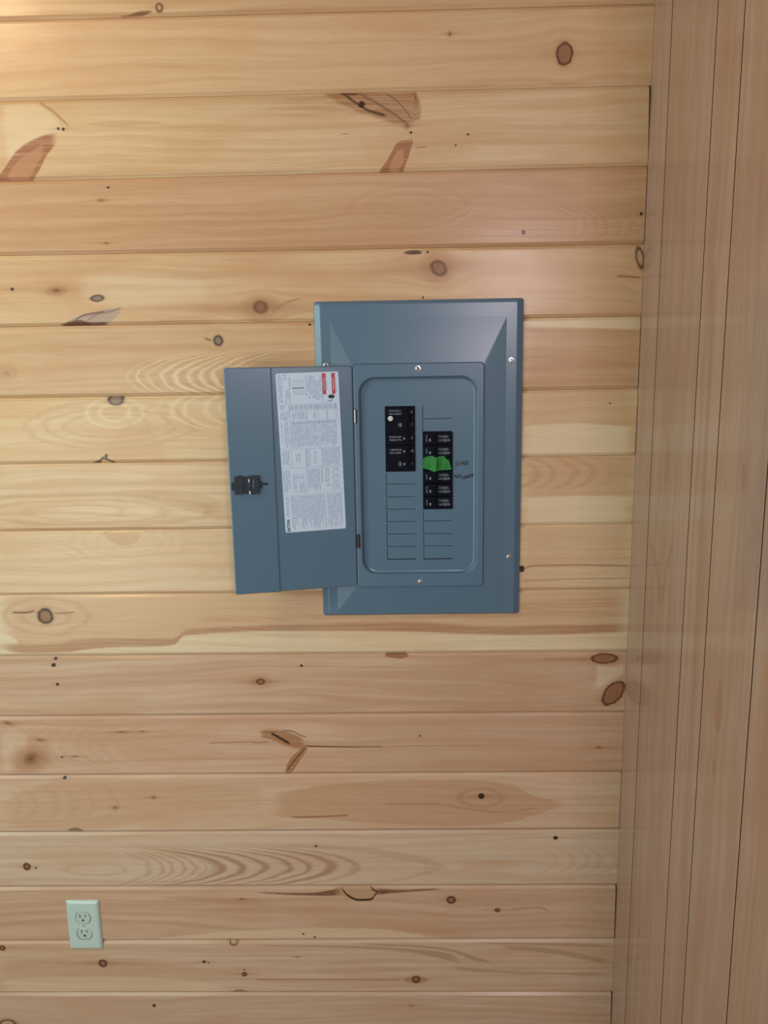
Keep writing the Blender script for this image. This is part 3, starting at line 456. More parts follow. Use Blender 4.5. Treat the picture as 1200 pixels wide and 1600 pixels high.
# ================================================================ THE PANEL
STEEL = plain('grey_enamel', (.098, .182, .280), .28, var=.02, scale=15, bump=.00002, spec=.6)
DARK = plain('panel_void_shade', (.02, .022, .026), .8)  # near-black standing in for the shade inside slots and openings
SCREW = plain('zinc', (.72, .76, .80), .22, metal=1, var=.1, scale=400)
BLK = plain('black_bakelite', (.002, .0035, .012), .55, var=.25, scale=300, spec=.12)
BLK2 = plain('black_toggle', (.0015, .002, .005), .5, var=.2, scale=300, spec=.12)
INK = plain('breaker_print', (.26, .34, .44), .6, var=.3, scale=900)
WHT = plain('white_mark', (.30, .36, .42), .5)
def sd(px, py, dep): return U(px, py, dep)
DF, DP, DR = .32, .68, .34           # flange, platform and recess-floor distances from the wall
xl = (sd(489.5, 520, .1)[0]+sd(507, 955, .1)[0])/2; xr = (sd(817, 480, .1)[0]+sd(812, 950, .1)[0])/2
zt = (sd(487, 472, .1)[1]+sd(817, 465, .1)[1])/2; zb = (sd(507, 961, .1)[1]+sd(812, 959, .1)[1])/2
panel = thing('electrical_panel', 'grey steel electrical breaker panel on the pine wall, its door open to the left', 'electrical panel', ((xl+xr)/2, 0, zb))
pxl = (sd(549, 600, DP)[0]+sd(561, 900, DP)[0])/2; pxr = (sd(757, 600, DP)[0]+sd(755, 900, DP)[0])/2
pzt = sd(650, 567, DP)[1]; pzb = sd(655, 917, DP)[1]
fxl = xl+(pxl-xl)*.42; fxr = sd(791, 560, DF)[0]; fzt = sd(789, 494, DF)[1]; fzb = zb+.40
bm = bmesh.new()
N = 6
loft(bm, [rrect(xl, zb, xr, zt, .22, .0, N), rrect(xl, zb, xr, zt, .22, .08, N), rrect(xl+.03, zb+.03, xr-.03, zt-.03, .22, .13, N), rrect(xl+.46, zb+.18, xr-.46, zt-.24, .12, DF+.02, N),
          rrect(xl+.52, zb+.24, xr-.52, zt-.30, .10, DF+.03, N), rrect(fxl, fzb, fxr, fzt, .05, DF+.04, N), rrect(pxl, pzb, pxr, pzt, .30, DP-.10, N), rrect(pxl+.02, pzb+.02, pxr-.02, pzt-.02, .30, DP-.14, N)], cap1=False)
obj('cover', bm, STEEL, panel, smooth=28)
# dead front: raised platform with a round-cornered dish
rx0 = (sd(562, 700, DP)[0]+sd(566, 860, DP)[0])/2-.03; rx1 = (sd(746, 650, DP)[0]+sd(746, 850, DP)[0])/2; rzt = sd(655, 587.5, DP)[1]; rzb = sd(657, 898, DP)[1]
bm = bmesh.new()
loft(bm, [rrect(pxl+.03, pzb+.03, pxr-.03, pzt-.03, .30, DP-.2, 8), rrect(pxl+.03, pzb+.03, pxr-.03, pzt-.03, .30, DP-.05, 8), rrect(pxl+.045, pzb+.045, pxr-.045, pzt-.045, .29, DP-.015, 8), rrect(pxl+.09, pzb+.09, pxr-.09, pzt-.09, .25, DP, 8),
          rrect(rx0, rzb, rx1, rzt, 1.25, DP, 8), rrect(rx0+.04, rzb+.04, rx1-.04, rzt-.04, 1.21, DP-.02, 8), rrect(rx0+.08, rzb+.08, rx1-.08, rzt-.08, 1.17, DP-.09, 8), rrect(rx0+.17, rzb+.17, rx1-.17, rzt-.17, 1.08, DR+.03, 8), rrect(rx0+.27, rzb+.27, rx1-.27, rzt-.27, .98, DR, 8)], cap0=False, cap1=False)
inner = rrect(rx0+.27, rzb+.27, rx1-.27, rzt-.27, .98, DR, 8)
def colx(x0, x1, ya): return sd(x0, ya, DR)[0], sd(x1, ya, DR)[0]
def zz(py, x=655): return sd(x, py, DR)[1]
lx0, lx1 = (sd(601, 640, DR)[0]+sd(605, 850, DR)[0])/2-.0, (sd(648, 640, DR)[0]+sd(650.5, 850, DR)[0])/2
qx0, qx1 = (sd(659.5, 640, DR)[0]+sd(662, 850, DR)[0])/2, (sd(706.5, 640, DR)[0]+sd(708, 850, DR)[0])/2
LY = [737, 756.6, 776.6, 796, 815.3, 834.8, 854.2, 873.8]        # left blanks, joints down the column
RYb = [795.5, 814.3, 834.2, 853.3, 873.2]
holeL = rrect(lx0, zz(874.3, 627), lx1, zz(634.5, 625), .01, DR, 1)
holeR = rrect(qx0, zz(873.8, 685), qx1, zz(630.5, 685), .01, DR, 1)
plate_holes(bm, inner, [holeL, holeR], DR)
bmesh.ops.remove_doubles(bm, verts=bm.verts, dist=.0005)
obj('dead_front', bm, STEEL, panel, smooth=35)
bm = bmesh.new(); loft(bm, [rrect(rx0+.3, rzb+.3, rx1-.3, rzt-.3, .9, .06, 4), rrect(rx0+.3, rzb+.3, rx1-.3, rzt-.3, .9, .18, 4)])
obj('dark_void_plate', bm, DARK, panel)  # added dark plate; its colour supplies the shade behind the slits
def blank(x0, x1, yt, yb, cx):
    z1, z0 = zz(yt, cx), zz(yb, cx); g = .042
    bm = bmesh.new()
    outl = [(x0, z1), (x0, z1-.12), (x0+g, z1-.12), (x0+g, z0+g), (x1-.06, z0+g), (x1-.06, z0), (x1, z0), (x1, z1)]
    outl = [(a, b) for a, b in outl]
    loft(bm, [[(a, -DR+.06, b) for a, b in outl], [(a, -DR+.003, b) for a, b in outl]])
    obj('knockout_blank', bm, STEEL, panel)
for a, b in zip(LY, LY[1:]): blank(lx0, lx1, a, b, 627)
for a, b in zip(RYb, RYb[1:]): blank(qx0, qx1, a, b, 685)
blank(qx0, qx1, 630.5, 654.5, 683); blank(qx0, qx1, 654.5, 674.5, 683)
# screws
def screw(px, py, dep, r=.17, parent=panel, name='screw', mat=SCREW, slot=True):
    x, z = sd(px, py, dep+.05)
    bm = bmesh.new()
    loft(bm, [ngon(x, z, r*1.35, 16, dep-.02), ngon(x, z, r*1.35, 16, dep+.015), ngon(x, z, r, 16, dep+.02), ngon(x, z, r, 16, dep+.06), ngon(x, z, r*.8, 16, dep+.10), ngon(x, z, r*.4, 16, dep+.115)])
    if slot:
        for a in (.5, .5+math.pi/2):
            c, s = math.cos(a), math.sin(a); L, W = r*.62, r*.12
            vs = [(x+c*u-s*v, -(dep+.118), z+s*u+c*v) for u, v in ((-L, -W), (L, -W), (L, W), (-L, W))]
            bm.faces.new([bm.verts.new(p) for p in vs]).material_index = 1
    return obj(name, bm, [mat, DARK], parent, smooth=50)
screw(652.5, 576, DP); screw(656.5, 909, DP); screw(799, 563.5, DF+.04, .16); screw(795, 870, DF+.04, .16); screw(508.5, 571, DF+.04, .16)
# ---- circuit breakers
def glyphs(bm, x0, z0, x1, z1, rows, seed, mat, dep, fill=.72):
    rnd = random.Random(seed); n = 0
    rh = (z1-z0)/rows
    for r in range(rows):
        zc = z0+rh*(r+.5); x = x0+rnd.uniform(0, .02)
        while x < x1-.03:
            w_ = rnd.uniform(.02, .05); h = rh*fill*rnd.uniform(.6, 1)
            k = rnd.random()
            t = .016
            parts = [(x, zc-h/2, x+t, zc+h/2)]
            if k > .3: parts.append((x, zc+h/2-t, x+w_+t, zc+h/2))
            if k < .7: parts.append((x, zc-h/2, x+w_+t, zc-h/2+t))
            if .25 < k < .8: parts.append((x+w_, zc-h/2, x+w_+t, zc+h/2))
            for a, b, c, d in parts:
                bm.faces.new([bm.verts.new(p) for p in ((a, -dep, b), (c, -dep, b), (c, -dep, d), (a, -dep, d))]).material_index = mat
            x += w_+.035
def tex_mesh(s, size, font_dir=0):
    cu = bpy.data.curves.new('t', 'FONT'); cu.body = s; cu.size = size; cu.align_x = 'CENTER'; cu.align_y = 'CENTER'; cu.resolution_u = 2; cu.offset = size*.035
    o = bpy.data.objects.new('t', cu); COL.objects.link(o); bpy.context.view_layer.update()
    me = bpy.data.meshes.new_from_object(o.evaluated_get(bpy.context.evaluated_depsgraph_get())); bpy.data.objects.remove(o); bpy.data.curves.remove(cu)
    vs = [(v.co.x, v.co.y) for v in me.vertices]; fs = [tuple(p.vertices) for p in me.polygons]; bpy.data.meshes.remove(me)
    return vs, fs
def put_text(bm, s, size, x, z, dep, ang, mat, sx=1.0):
    vs, fs = tex_mesh(s, size); a = math.radians(ang); c, q = math.cos(a), math.sin(a)
    V = [bm.verts.new((x+c*p*sx-q*r, -dep, z+q*p*sx+c*r)) for p, r in vs]
    for f in fs:
        try: bm.faces.new([V[i] for i in f]).material_index = mat
        except ValueError: pass
DB = DR+.10
def breaker(x0, x1, yt, yb, cx, side, poles, idx, dot=False, lab=None):
    z1, z0 = zz(yt, cx), zz(yb, cx)
    bm = bmesh.new()
    # moulded body with a raised central saddle for the toggle
    box(bm, x0+.015, z0+.012, x1-.015, z1-.012, .20, DB, .02)
    w_ = x1-x0
    tx = x0+w_*(.74 if side == 'l' else .395)
    box(bm, tx-.26, z0+.05, tx+.26, z1-.05, DB-.03, DB+.06, .03)
    gm = DB+.004
    ph = (z1-z0)/poles
    for k in range(poles):
        za, zbm = z0+ph*k, z0+ph*(k+1)
        if side == 'l':
            if k == poles-1 or poles == 1: glyphs(bm, x0+.30, za+ph*.30, x0+1.25, zbm-ph*.22, 2, idx*7+k, 1, gm)
            else: glyphs(bm, x0+.98, za+ph*.35, x0+1.28, zbm-ph*.25, 1, idx*9+k, 1, gm, .9)
            if not dot: 
                bx = x0+1.42; bm.faces.new([bm.verts.new(p) for p in ((bx-.05, -gm-.058, za+ph*.45), (bx+.05, -gm-.058, za+ph*.45), (bx+.05, -gm-.058, za+ph*.62), (bx-.05, -gm-.058, za+ph*.62))]).material_index = 1
            glyphs(bm, x1-.33, za+ph*.40, x1-.15, zbm-ph*.28, 1, idx*5+k, 1, gm, .9)
        else:
            glyphs(bm, x0+1.12, za+ph*.22, x1-.24, zbm-ph*.2, 2, 31, 1, gm, .85)
            glyphs(bm, x0+.24, za+ph*.25, x0+.36, zbm-ph*.2, 1, 5+idx % 2, 1, gm, 1.0)
            bx = x0+.55; bm.faces.new([bm.verts.new(p) for p in ((bx-.05, -gm-.058, za+ph*.30), (bx+.05, -gm-.058, za+ph*.30), (bx+.05, -gm-.058, za+ph*.50), (bx-.05, -gm-.058, za+ph*.50))]).material_index = 2
    br = obj('circuit_breaker', bm, [BLK, INK, WHT], panel, smooth=30)
    bm = bmesh.new()
    for k in range(poles):
        za = z0+ph*k
        tt = 0.10 if side == 'l' else .10
        x_a, x_b = tx-.02, tx+.17
        h = [rrect(x_a, za+ph*.26, x_b, za+ph*.78, .03, DB+.03, 2), rrect(x_a+.05, za+ph*.28, x_b+.05, za+ph*.76, .04, DB+.20, 2), rrect(x_a+.09, za+ph*.31, x_b+.04, za+ph*.73, .03, DB+.24, 2)]
        loft(bm, h)
    if poles > 1: box(bm, tx+.06, z0+ph*.5, tx+.17, z0+ph*(poles-.5), DB+.10, DB+.17, .02)
    obj('toggle', bm, BLK2, br, smooth=30)
    if dot:
        x, z = sd(610, 654, DB+.04)
        bm = bmesh.new(); loft(bm, [ngon(x, z, .19, 20, DB-.01), ngon(x, z, .19, 20, DB+.03), ngon(x, z, .165, 20, DB+.045)])
        for a in range(12):
            a0, a1 = a*math.pi/6, (a+1)*math.pi/6
            bm.faces.new([bm.verts.new((x+r*math.cos(t), -DB-.048, z+r*math.sin(t))) for r, t in ((.07, a0), (.09, a0), (.09, a1), (.07, a1))]).material_index = 1
        s = obj('retaining_screw', bm, [plain('white_nylon', (.72, .76, .80), .4), INK], br, smooth=40); s['label'] = 'round white screw head'
    return br
breaker(lx0, lx1, 635, 674.5, 624, 'l', 2, 1, dot=True)
breaker(lx0, lx1, 676, 695.3, 625, 'l', 1, 2)
breaker(lx0, lx1, 695.8, 735.3, 626, 'l', 2, 3)
rb = [675, 695, 714.8, 735, 754.8, 775, 795]
for i, (a, b) in enumerate(zip(rb, rb[1:])): breaker(qx0, qx1, a+.3, b, 684, 'r', 1, 10+i)
# ---- hand-written notes on the dead front (felt pen)
def stroke(bm, pts, wd, dep, mat=0):
    for (ax, ay), (bx_, by) in zip(pts, pts[1:]):
        p, q = Vector(sd(ax, ay, dep)), Vector(sd(bx_, by, dep)); d = (q-p)
        if d.length < 1e-4: continue
        n = Vector((-d.y, d.x)).normalized()*wd; e = d.normalized()*wd*.6
        vs = [p-n-e, q-n+e, q+n+e, p+n-e]
        bm.faces.new([bm.verts.new((v.x, -dep, v.y)) for v in vs]).material_index = mat
SH = [[(716.5, 720), (713, 721.5), (712, 723.5), (715, 725), (715.5, 727), (710.5, 728)], [(719, 721), (717.5, 727.5)], [(723, 720.5), (722, 727)], [(718.5, 724.5), (722.7, 723.5)],
      [(725, 721), (724.6, 726.5), (728, 726)], [(725, 721), (728.2, 720.2)], [(724.8, 723.8), (727.8, 723.2)], [(729, 720.6), (728.8, 726.4)], [(729, 720.6), (731.6, 722), (731.2, 724.8), (728.8, 726.6)],
      [(709.6, 741), (710.6, 746)], [(712.4, 742), (713, 746.3)], [(710, 743.7), (712.8, 743.8)], [(713.8, 743.6), (715.4, 743.2), (714.2, 747), (716.3, 746.4)], [(718.6, 741.6), (717, 743.6), (718.2, 746.2), (720, 744.6), (719.6, 742), (718.6, 741.6)],
      [(722.4, 744), (723.2, 749.8)], [(725.2, 743.2), (726, 748.6)], [(722.8, 747.4), (725.8, 745.6)], [(727.2, 743.4), (727.6, 747.4), (729.6, 746.8)], [(727.2, 743.4), (729.2, 742.8)], [(727.3, 745.4), (729.2, 744.8)],
      [(729.8, 747.4), (731.4, 742.2), (733, 746.6)], [(730.2, 745.4), (732.6, 744.6)], [(733, 742.2), (736.2, 741)], [(734.4, 741.6), (735, 746.4)], [(736.8, 740.8), (737.4, 745.2), (739.4, 744.4)], [(736.8, 741), (738.8, 740.4)], [(737, 743), (739, 742.4)],
      [(739.8, 739.8), (740.4, 744.6)], [(739.8, 739.8), (742, 740), (741.8, 741.8), (740, 742.4), (743.2, 744)]]
bm = bmesh.new()
for s in SH: stroke(bm, s, .025, DR+.004)
h = obj('handwriting', bm, plain('black_felt_pen', (.008, .01, .02), .6), panel)
h['label'] = 'black felt pen notes SHED and H2O HEATER'

# ---- the open door
hx = pxl-.04; HD = DP+.02                        # hinge line
xo = (sd(347.5, 575, 2.7)[0]+sd(369.5, 928, 2.7)[0])/2
dW = hx-xo; ang = math.atan2(2.75-HD, dW)
dzt = sd(551.5, 571.5, HD)[1]; dzb = sd(562, 915.5, HD)[1]
door = bpy.data.objects.new('tmp', None)
def dpt(s, z, h=0.0):
    """door coordinates: s inches from the hinge leftwards, z, h above door skin"""
    c, q = math.cos(ang), math.sin(ang)
    return (hx-s*c+h*q, -(HD+s*q+h*c), z)
LW = dW/math.cos(ang)
def dloop(s0, z0, s1, z1, r, h, n=5): return [dpt(p[0], p[2], h) for p in rrect(s0, z0, s1, z1, r, 0, n)]
def dpx(px, py, h=0.0):
    """pixel -> (s,z) on the door skin"""
    d = R.transposed() @ Vector(((px-600)/FPX, (py-800)/FPX, 1)); c, q = math.cos(ang), math.sin(ang)
    # plane through hinge: point (hx, -HD), direction (-c,-q); solve -CD + t dy = -HD - s q ; t dx = hx - s c
    # t = (hx - s c)/dx
    s = 0.0
    # linear solve: dy*(hx-s c)/dx = CD-HD-s q-h
    a = d.y/d.x; s = (a*hx-CD+HD+h)/(a*c-q)
    t = (hx-s*c)/d.x
    return s, d.z*t+EYE
fold_t = dpx(424, 578)[0]; fold_b = dpx(437, 922)[0]; fs = (fold_t+fold_b)/2
bm = bmesh.new()
th = -.38
# skin: two flats with a shallow step at the fold, turned-back edges
def dsec(s, z0, z1, h, r, hh): pass
R1_ = .22
loops = [dloop(0, dzb, LW, dzt, R1_, th), dloop(0, dzb, LW, dzt, R1_, -.07), dloop(.02, dzb+.02, LW-.02, dzt-.02, R1_, -.02), dloop(.07, dzb+.07, LW-.07, dzt-.07, R1_*.8, 0)]
rg = loft(bm, loops, cap0=True, cap1=False)
# face split at the fold
top = rg[-1]
bm.faces.new(top)
r = bmesh.ops.bisect_plane(bm, geom=[g for g in list(bm.faces)+list(bm.edges)+list(bm.verts)], plane_co=Vector(dpt(fs-.03, 0)), plane_no=Vector((1, 0, 0)))
r = bmesh.ops.bisect_plane(bm, geom=[g for g in list(bm.faces)+list(bm.edges)+list(bm.verts)], plane_co=Vector(dpt(fs+.05, 0)), plane_no=Vector((1, 0, 0)))
nrm = Vector((math.sin(ang), -math.cos(ang), 0)); base = Vector(dpt(0, 0)); 
for v in bm.verts:
    s = (base.x-v.co.x)*math.cos(ang)+(base.y-v.co.y)*math.sin(ang)
    if s > fs+.02 and (v.co-base).dot(nrm) > -.1: v.co += nrm*.07
door = obj('door', bm, STEEL, panel, smooth=40)
# latch
def dbox(bm, s0, z0, s1, z1, h0, h1, b=.03, mat=0):
    loft(bm, [dloop(s0, z0, s1, z1, .04, h0, 2), dloop(s0, z0, s1, z1, .04, h1-b, 2), dloop(s0+b, z0+b, s1-b, z1-b, .03, h1, 2)], mat=mat)
def drect(bm, pa, pb, h0, h1, mat=0, b=.03):
    s1, z1 = dpx(pa[0], pa[1]); s0, z0 = dpx(pb[0], pb[1]); dbox(bm, s0, z0, s1, z1, h0, h1, b, mat)
LAT = plain('latch_plastic', (.016, .03, .04), .4, var=.15, scale=200)
bm = bmesh.new()
drect(bm, (361, 753.5), (368, 766), .04, .14); drect(bm, (365.5, 744.5), (380, 771.5), .04, .28); drect(bm, (371, 743), (378, 746.5), .04, .24)
drect(bm, (380, 744.5), (387.5, 771), .04, .18); drect(bm, (387.5, 743), (405.5, 748.5), .04, .22); drect(bm, (387.5, 764), (406, 770.8), .04, .22); drect(bm, (396.5, 748), (405.5, 765), .04, .26)
drect(bm, (388.5, 750), (394.5, 763.5), .04, .12); drect(bm, (405.5, 751.5), (409.5, 763), .04, .16)
s = [dpx(379.8, 745), dpx(379.8, 771)]
obj('latch', bm, LAT, door, smooth=30)
bm = bmesh.new(); drect(bm, (388, 748), (390, 753), .04, .27, b=.01); drect(bm, (389, 766.5), (391.5, 771.5), .04, .27, b=.01)
o = obj('latch_pin', bm, plain('bright_pin', (.8, .84, .86), .3), door); o['label'] = 'bright pin ends'
bm = bmesh.new(); drect(bm, (410, 754.5), (419.5, 757.6), .03, .075, b=.005)
obj('latch_slot', bm, DARK, door)
# embossed maker's ring below the latch
bm = bmesh.new(); cs, cz = dpx(381, 795)
for a in range(24):
    a0, a1 = a*math.pi/12, (a+1)*math.pi/12
    bm.faces.new([bm.verts.new(dpt(cs+rr*math.cos(t), cz+rr*math.sin(t), .055+hh)) for rr, t, hh in ((.30, a0, .0), (.34, a0, .012), (.34, a1, .012), (.30, a1, 0))])
    bm.faces.new([bm.verts.new(dpt(cs+rr*math.cos(t), cz+rr*math.sin(t), .055+hh)) for rr, t, hh in ((.34, a0, .012), (.38, a0, 0), (.38, a1, 0), (.34, a1, .012))])
obj('embossed_ring', bm, STEEL, door)
# hinge openings on the right edge of the door
PIN = plain('hinge_pin_painted_glint', (.85, .86, .9), .3)  # near-white non-metal; the metal's gleam is painted into the colour
for (ya, yb, xm, bright) in ((639.5, 661.5, 554.2, True), (835, 856.5, 559.6, False)):
    xa, z1 = sd(xm, ya, HD); _, z0 = sd(xm, yb, HD)
    bm = bmesh.new(); box(bm, xa-.13, z0, xa+.15, z1, DP-.12, DP+.035, .02, bev=.005)
    hg = obj('hinge', bm, DARK, panel)
    bm = bmesh.new()
    c0 = [(xa+.005+.055*math.cos(k*math.pi/5), -(DP+.04)-.055*math.sin(k*math.pi/5), z0+.03) for k in range(10)]
    loft(bm, [c0, [(p[0], p[1], z1-.03) for p in c0]])
    o = obj('hinge_pin', bm, PIN if bright else plain('dull_pin', (.10, .07, .08), .4), hg, smooth=40)
# ---- the instruction label
tl, tr, bl, br_ = dpx(430.5, 584.5), dpx(528, 579.5), dpx(446, 832), dpx(541, 826)
sl = (tl[0]+bl[0])/2; sr = (tr[0]+br_[0])/2
sh = ((tl[0]-bl[0])+(tr[0]-br_[0]))/4      # small lean of the sticker
lzt, lzb = (tl[1]+tr[1])/2, (bl[1]+br_[1])/2
lt = ((tr[1]-tl[1])+(br_[1]-bl[1]))/4
def lp(a, t, h):
    """label coordinates a 0..1 left-right, t 0..1 top-bottom"""
    s = sl+(sr-sl)*a+sh*(1-2*t); z = lzt+(lzb-lzt)*t+lt*(2*a-1)
    return dpt(s, z, h)
PAPER = plain('label_paper', (.60, .76, 1.0), .45, var=.03, scale=80)
PG = plain('label_print_grey', (.28, .38, .58), .5, var=.1, scale=900); PK = plain('label_print_black', (.02, .025, .03), .5); PR = plain('label_print_red', (.55, .055, .09), .5); PL_ = plain('label_print_light', (.45, .57, .80), .5)
bm = bmesh.new()
cr = [lp(*p, .004) for p in ()]
def rr2(a0, t0, a1, t1, ra, rt, n=4):
    out = []
    for ca, ct, g in ((a1-ra, t1-rt, 0), (a0+ra, t1-rt, 90), (a0+ra, t0+rt, 180), (a1-ra, t0+rt, 270)):
        for k in range(n+1):
            q = math.radians(g+90*k/n); out.append((ca+ra*math.cos(q), ct+rt*math.sin(q)))
    return out
o2 = rr2(0, 0, 1, 1, .025, .012)
loft(bm, [[lp(a, t, .0) for a, t in o2], [lp(a, t, .012) for a, t in o2]])
def q(a0, t0, a1, t1, m, h=.0145): bm.faces.new([bm.verts.new(lp(a, t, h)) for a, t in ((a0, t0), (a1, t0), (a1, t1), (a0, t1))]).material_index = m
rnd = random.Random(11)
def textblock(a0, t0, a1, t1, pitch, m=1, rag=.25, wgt=.45, dash=.008):
    a = a0
    while a < a1-pitch*.5:
        if rnd.random() > .04:
            t = t0; te = t1-(t1-t0)*rag*rnd.random()**3
            while t < te:
                d = rnd.uniform(.4, 1.7)*dash
                q(a, t, a+pitch*wgt, min(t+d, te), m if rnd.random() > .3 else 4)
                t += d+dash*.32
        a += pitch
def hline(t, a0=.0, a1=1.0, m=1): q(a0+.01, t, a1-.01, t+.0016, m)
def vline(a, t0, t1, m=1): q(a, t0, a+.005, t1, m)
# top block
textblock(.03, .01, .11, .18, .026); textblock(.12, .005, .17, .05, .02); textblock(.14, .10, .22, .185, .028, dash=.006); textblock(.20, .03, .24, .10, .02, rag=.1)
for k in range(9): q(.255+.021*k, .088, .255+.021*k+.012, .098, 2)
for k in range(9): q(.245+.023*k, .066, .245+.023*k+.007, .078, 4)
for t in (.045, .055, .108, .116, .124, .13): q(.26, t, .46, t+.004, 4)
textblock(.47, .02, .62, .15, .03); textblock(.62, .05, .69, .17, .026); q(.50, .145, .535, .16, 4); q(.57, .145, .605, .16, 4)
textblock(.70, .02, .74, .19, .022)
for a in (.735, .885):
    q(a, .008, a+.055, .138, 3)
    for k in range(16): q(a+.018, .036+k*.0048, a+.036, .039+k*.0048, 0 if False else 4, .016)
    textblock(a+.062, .01, a+.09, .135, .02)
# hand symbol
for k in range(10):
    q0 = k*math.pi*2/10; q1 = (k+1)*math.pi*2/10
    bm.faces.new([bm.verts.new(lp(a, t, .0155)) for a, t in ((.87, .153), (.87+.055*math.cos(q0), .153+.013*math.sin(q0)), (.87+.055*math.cos(q1), .153+.013*math.sin(q1)))]).material_index = 2
for (a0, t0), (a1, t1) in (((.80, .186), (.83, .174)), ((.83, .174), (.85, .180)), ((.85, .180), (.89, .170))):
    bm.faces.new([bm.verts.new(lp(a, t, .0155)) for a, t in ((a0, t0), (a1, t1), (a1, t1+.004), (a0, t0+.004))]).material_index = 2
hline(.192); textblock(.04, .197, .14, .225, .03); 
for k in range(30): q(.17+k*.0262, .198, .17+k*.0262+.013, .226, 1 if k % 3 else 4)
hline(.231, .15); textblock(.04, .235, .20, .295, .028); textblock(.23, .24, .46, .29, .04); vline(.47, .232, .297); vline(.64, .192, .47); vline(.79, .232, .297); vline(.93, .192, .297)
textblock(.57, .245, .62, .285, .022); textblock(.775, .24, .80, .29, .02)
hline(.298, .15); 
for k in range(28): q(.20+k*.0262, .301, .20+k*.0262+.012, .318, 1)
textblock(.04, .30, .15, .46, .024); textblock(.17, .322, .63, .462, .027, rag=.1); textblock(.66, .322, .95, .462, .028, rag=.3)
hline(.470); hline(.588)
for a in (.17, .40, .47, .66): vline(a, .47, .59)
textblock(.03, .48, .14, .57, .03); textblock(.25, .50, .32, .56, .04); textblock(.405, .475, .46, .585, .018, rag=0, dash=.005); textblock(.54, .49, .60, .565, .025); textblock(.68, .475, .97, .585, .026)
for t in (.63, .675, .745): hline(t, .14, .40, 1)
textblock(.02, .60, .14, .745, .026); textblock(.18, .635, .23, .672, .02); textblock(.24, .64, .37, .665, .03); textblock(.18, .685, .38, .74, .03); vline(.40, .59, .76); textblock(.42, .60, .62, .75, .026); vline(.64, .59, .70)
textblock(.65, .60, .80, .70, .025); textblock(.72, .70, .80, .72, .025)
for t in (.627, .665, .702, .738): hline(t, .80, 1.0, 1)
vline(.83, .59, .76)
for t in (.60, .64, .678, .71): textblock(.86, t, .94, t+.02, .026)
hline(.762)
textblock(.04, .775, .10, .90, .026); vline(.12, .765, .985, 4); textblock(.13, .77, .97, .985, .0245, rag=.35, dash=.007)
# maker's name, rotated to read upwards
def ltext(s, a, t, size, m):
    vs, fs_ = tex_mesh(s, size); W = abs(sr-sl); H = abs(lzt-lzb)
    V = [bm.verts.new(lp(a+(-p[1])*-1/W*-1, t-p[0]/H*.92, .0165)) for p in vs]
    for f in fs_:
        try: bm.faces.new([V[i] for i in f]).material_index = m
        except ValueError: pass
ltext('EATON', .058, .955, .30, 2)
lab = obj('instruction_label', bm, [PAPER, PG, PK, PR, PL_], door)
lab['label'] = 'white printed instruction sticker with red headings'

# ---- green masking tape stuck across one breaker
TP = [(661, 716), (668, 713), (675, 712), (681, 714.5), (688, 712.5), (694, 712.5), (698, 716.5), (700, 720), (701.5, 719), (703, 726), (705.3, 733), (697, 734.5), (688, 735), (682, 735.5), (678.5, 737), (671, 734.5), (662.5, 732)]
tx_, tz_ = sd(683, 724, DB+.1)
tape = thing('green_tape', 'torn piece of green masking tape stuck over a breaker in the right column', 'tape', (tx_, -DB-.08, tz_))
bm = bmesh.new(); nx, nz = 34, 16
topc = sorted([p for p in TP[:10]]); botc = sorted([p for p in TP[9:]])+[(661, 731.5)]
def lerp(c, x):
    c = sorted(c)
    if x <= c[0][0]: return c[0][1]
    for (a, ya), (b, yb) in zip(c, c[1:]):
        if x <= b: return ya+(yb-ya)*(x-a)/max(b-a, 1e-6)
    return c[-1][1]
topc = [(660.8, 716), (668, 713), (675, 712), (681, 714.5), (688, 712.5), (694, 712.5), (697, 716), (698.5, 719.5), (700.5, 716.5), (703, 725), (705.3, 732.5)]
botc = [(660.8, 731.5), (671, 734.5), (678.5, 737), (682, 735.5), (688, 735), (697, 734.5), (705.3, 733.5)]
grid = []
for i in range(nx+1):
    x = 660.8+(705.3-660.8)*i/nx; a, b = lerp(topc, x), lerp(botc, x); row = []
    for k in range(nz+1):
        y = a+(b-a)*k/nz
        dep = DB+.085+.19*math.exp(-((x-681)/5.2)**2)+.010*math.sin(x*.45+y*.22)+.008*math.sin(y*.5-x*.2)-.05*math.exp(-((x-684.5+(y-724)*.12)/1.2)**2)
        X_, Z_ = sd(x, y, DB+.1); row.append(bm.verts.new((X_, -dep, Z_)))
    grid.append(row)
for i in range(nx):
    for k in range(nz): bm.faces.new((grid[i][k], grid[i+1][k], grid[i+1][k+1], grid[i][k+1]))
bmesh.ops.solidify(bm, geom=list(bm.faces), thickness=.012)
obj('tape_strip', bm, plain('green_tape', (.055, .42, .09), .5, var=.18, scale=120, bump=.0001), tape, smooth=60)

# ================================================================ THE OUTLET
PLAS = plain('outlet_plastic', (.52, .70, .69), .28, coat=.3, var=.02, scale=20)
PLAS2 = plain('outlet_face_plastic', (.48, .64, .63), .35, var=.02, scale=20)
ox0 = (sd(103.5, 1408, .1)[0]+sd(109, 1481.5, .1)[0])/2; ox1 = (sd(155, 1408, .1)[0]+sd(160, 1481.5, .1)[0])/2
oz1 = sd(129, 1407, .1)[1]; oz0 = sd(134, 1482.5, .1)[1]
ocx, ocz = (ox0+ox1)/2, (oz0+oz1)/2
out = thing('wall_outlet', 'white duplex power outlet low on the pine wall, screwed cover plate', 'power outlet', (ocx, 0, oz0))
def dshape(cx, cz, r, f, dep, n=28):
    return [(cx+r*math.cos(2*math.pi*k/n), -dep, cz+max(-f, min(f, r*math.sin(2*math.pi*k/n)))) for k in range(n)]
bm = bmesh.new(); PD = .24
oz_up, oz_dn = ocz+.77, ocz-.77
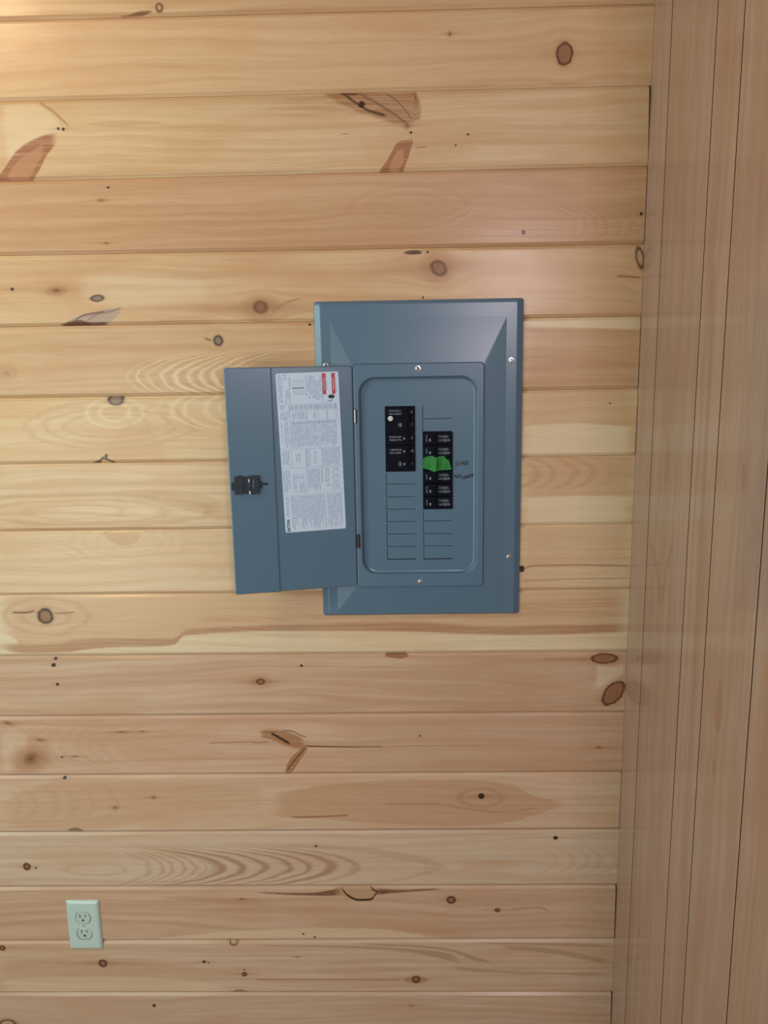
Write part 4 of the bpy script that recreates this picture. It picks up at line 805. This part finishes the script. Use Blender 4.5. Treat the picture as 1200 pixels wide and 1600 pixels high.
lps = [rrect(ox0, oz0, ox1, oz1, .12, .0, 4), rrect(ox0, oz0, ox1, oz1, .12, .07, 4), rrect(ox0+.05, oz0+.05, ox1-.05, oz1-.05, .12, .15, 4), rrect(ox0+.17, oz0+.17, ox1-.17, oz1-.17, .10, PD-.02, 4), rrect(ox0+.26, oz0+.26, ox1-.26, oz1-.26, .08, PD, 4)]
loft(bm, lps, cap0=True, cap1=False)
h1, h2 = dshape(ocx, oz_up, .69, .56, PD), dshape(ocx, oz_dn, .69, .56, PD)
rgs = plate_holes(bm, lps[-1], [h1, h2], PD)
for r_ in rgs[1:]: wall_ring(bm, r_, .10)
bmesh.ops.remove_doubles(bm, verts=bm.verts, dist=.0005)
obj('cover_plate', bm, PLAS, out, smooth=30)
bm = bmesh.new(); loft(bm, [rrect(ocx-.8, oz0+.4, ocx+.8, oz1-.4, .1, .09, 2), rrect(ocx-.8, oz0+.4, ocx+.8, oz1-.4, .1, .12, 2)])
obj('dark_gap_sheet', bm, plain('outlet_gap_shade', (.015, .03, .03), .7), out)  # added dark sheet, painting the shade in the gaps round the receptacles
for cz, dx, dz in ((oz_up, 0, .0), (oz_dn, .022, .045)):
    bm = bmesh.new(); cx_ = ocx+dx; c2 = cz+dz; fd = PD+.035
    loft(bm, [dshape(cx_, c2, .645, .52, .12), dshape(cx_, c2, .645, .52, fd-.02), dshape(cx_, c2, .625, .50, fd)])
    rc = obj('receptacle', bm, PLAS2, out, smooth=30)
    bm = bmesh.new()
    box(bm, cx_-.27, c2+.06, cx_-.19, c2+.36, fd-.02, fd+.003, .01, n=1, bev=.001); box(bm, cx_+.19, c2+.10, cx_+.26, c2+.34, fd-.02, fd+.003, .01, n=1, bev=.001)
    loft(bm, [ngon(cx_, c2-.20, .10, 14, fd-.02), ngon(cx_, c2-.20, .10, 14, fd+.003)])
    obj('contact_slots', bm, plain('slot_dark', (.01, .015, .015), .8), rc)
bm = bmesh.new(); loft(bm, [ngon(ocx, ocz, .11, 14, PD-.01), ngon(ocx, ocz, .11, 14, PD+.015), ngon(ocx, ocz, .08, 14, PD+.03)])
obj('screw', bm, plain('painted_screw', (.36, .45, .43), .35), out, smooth=40)
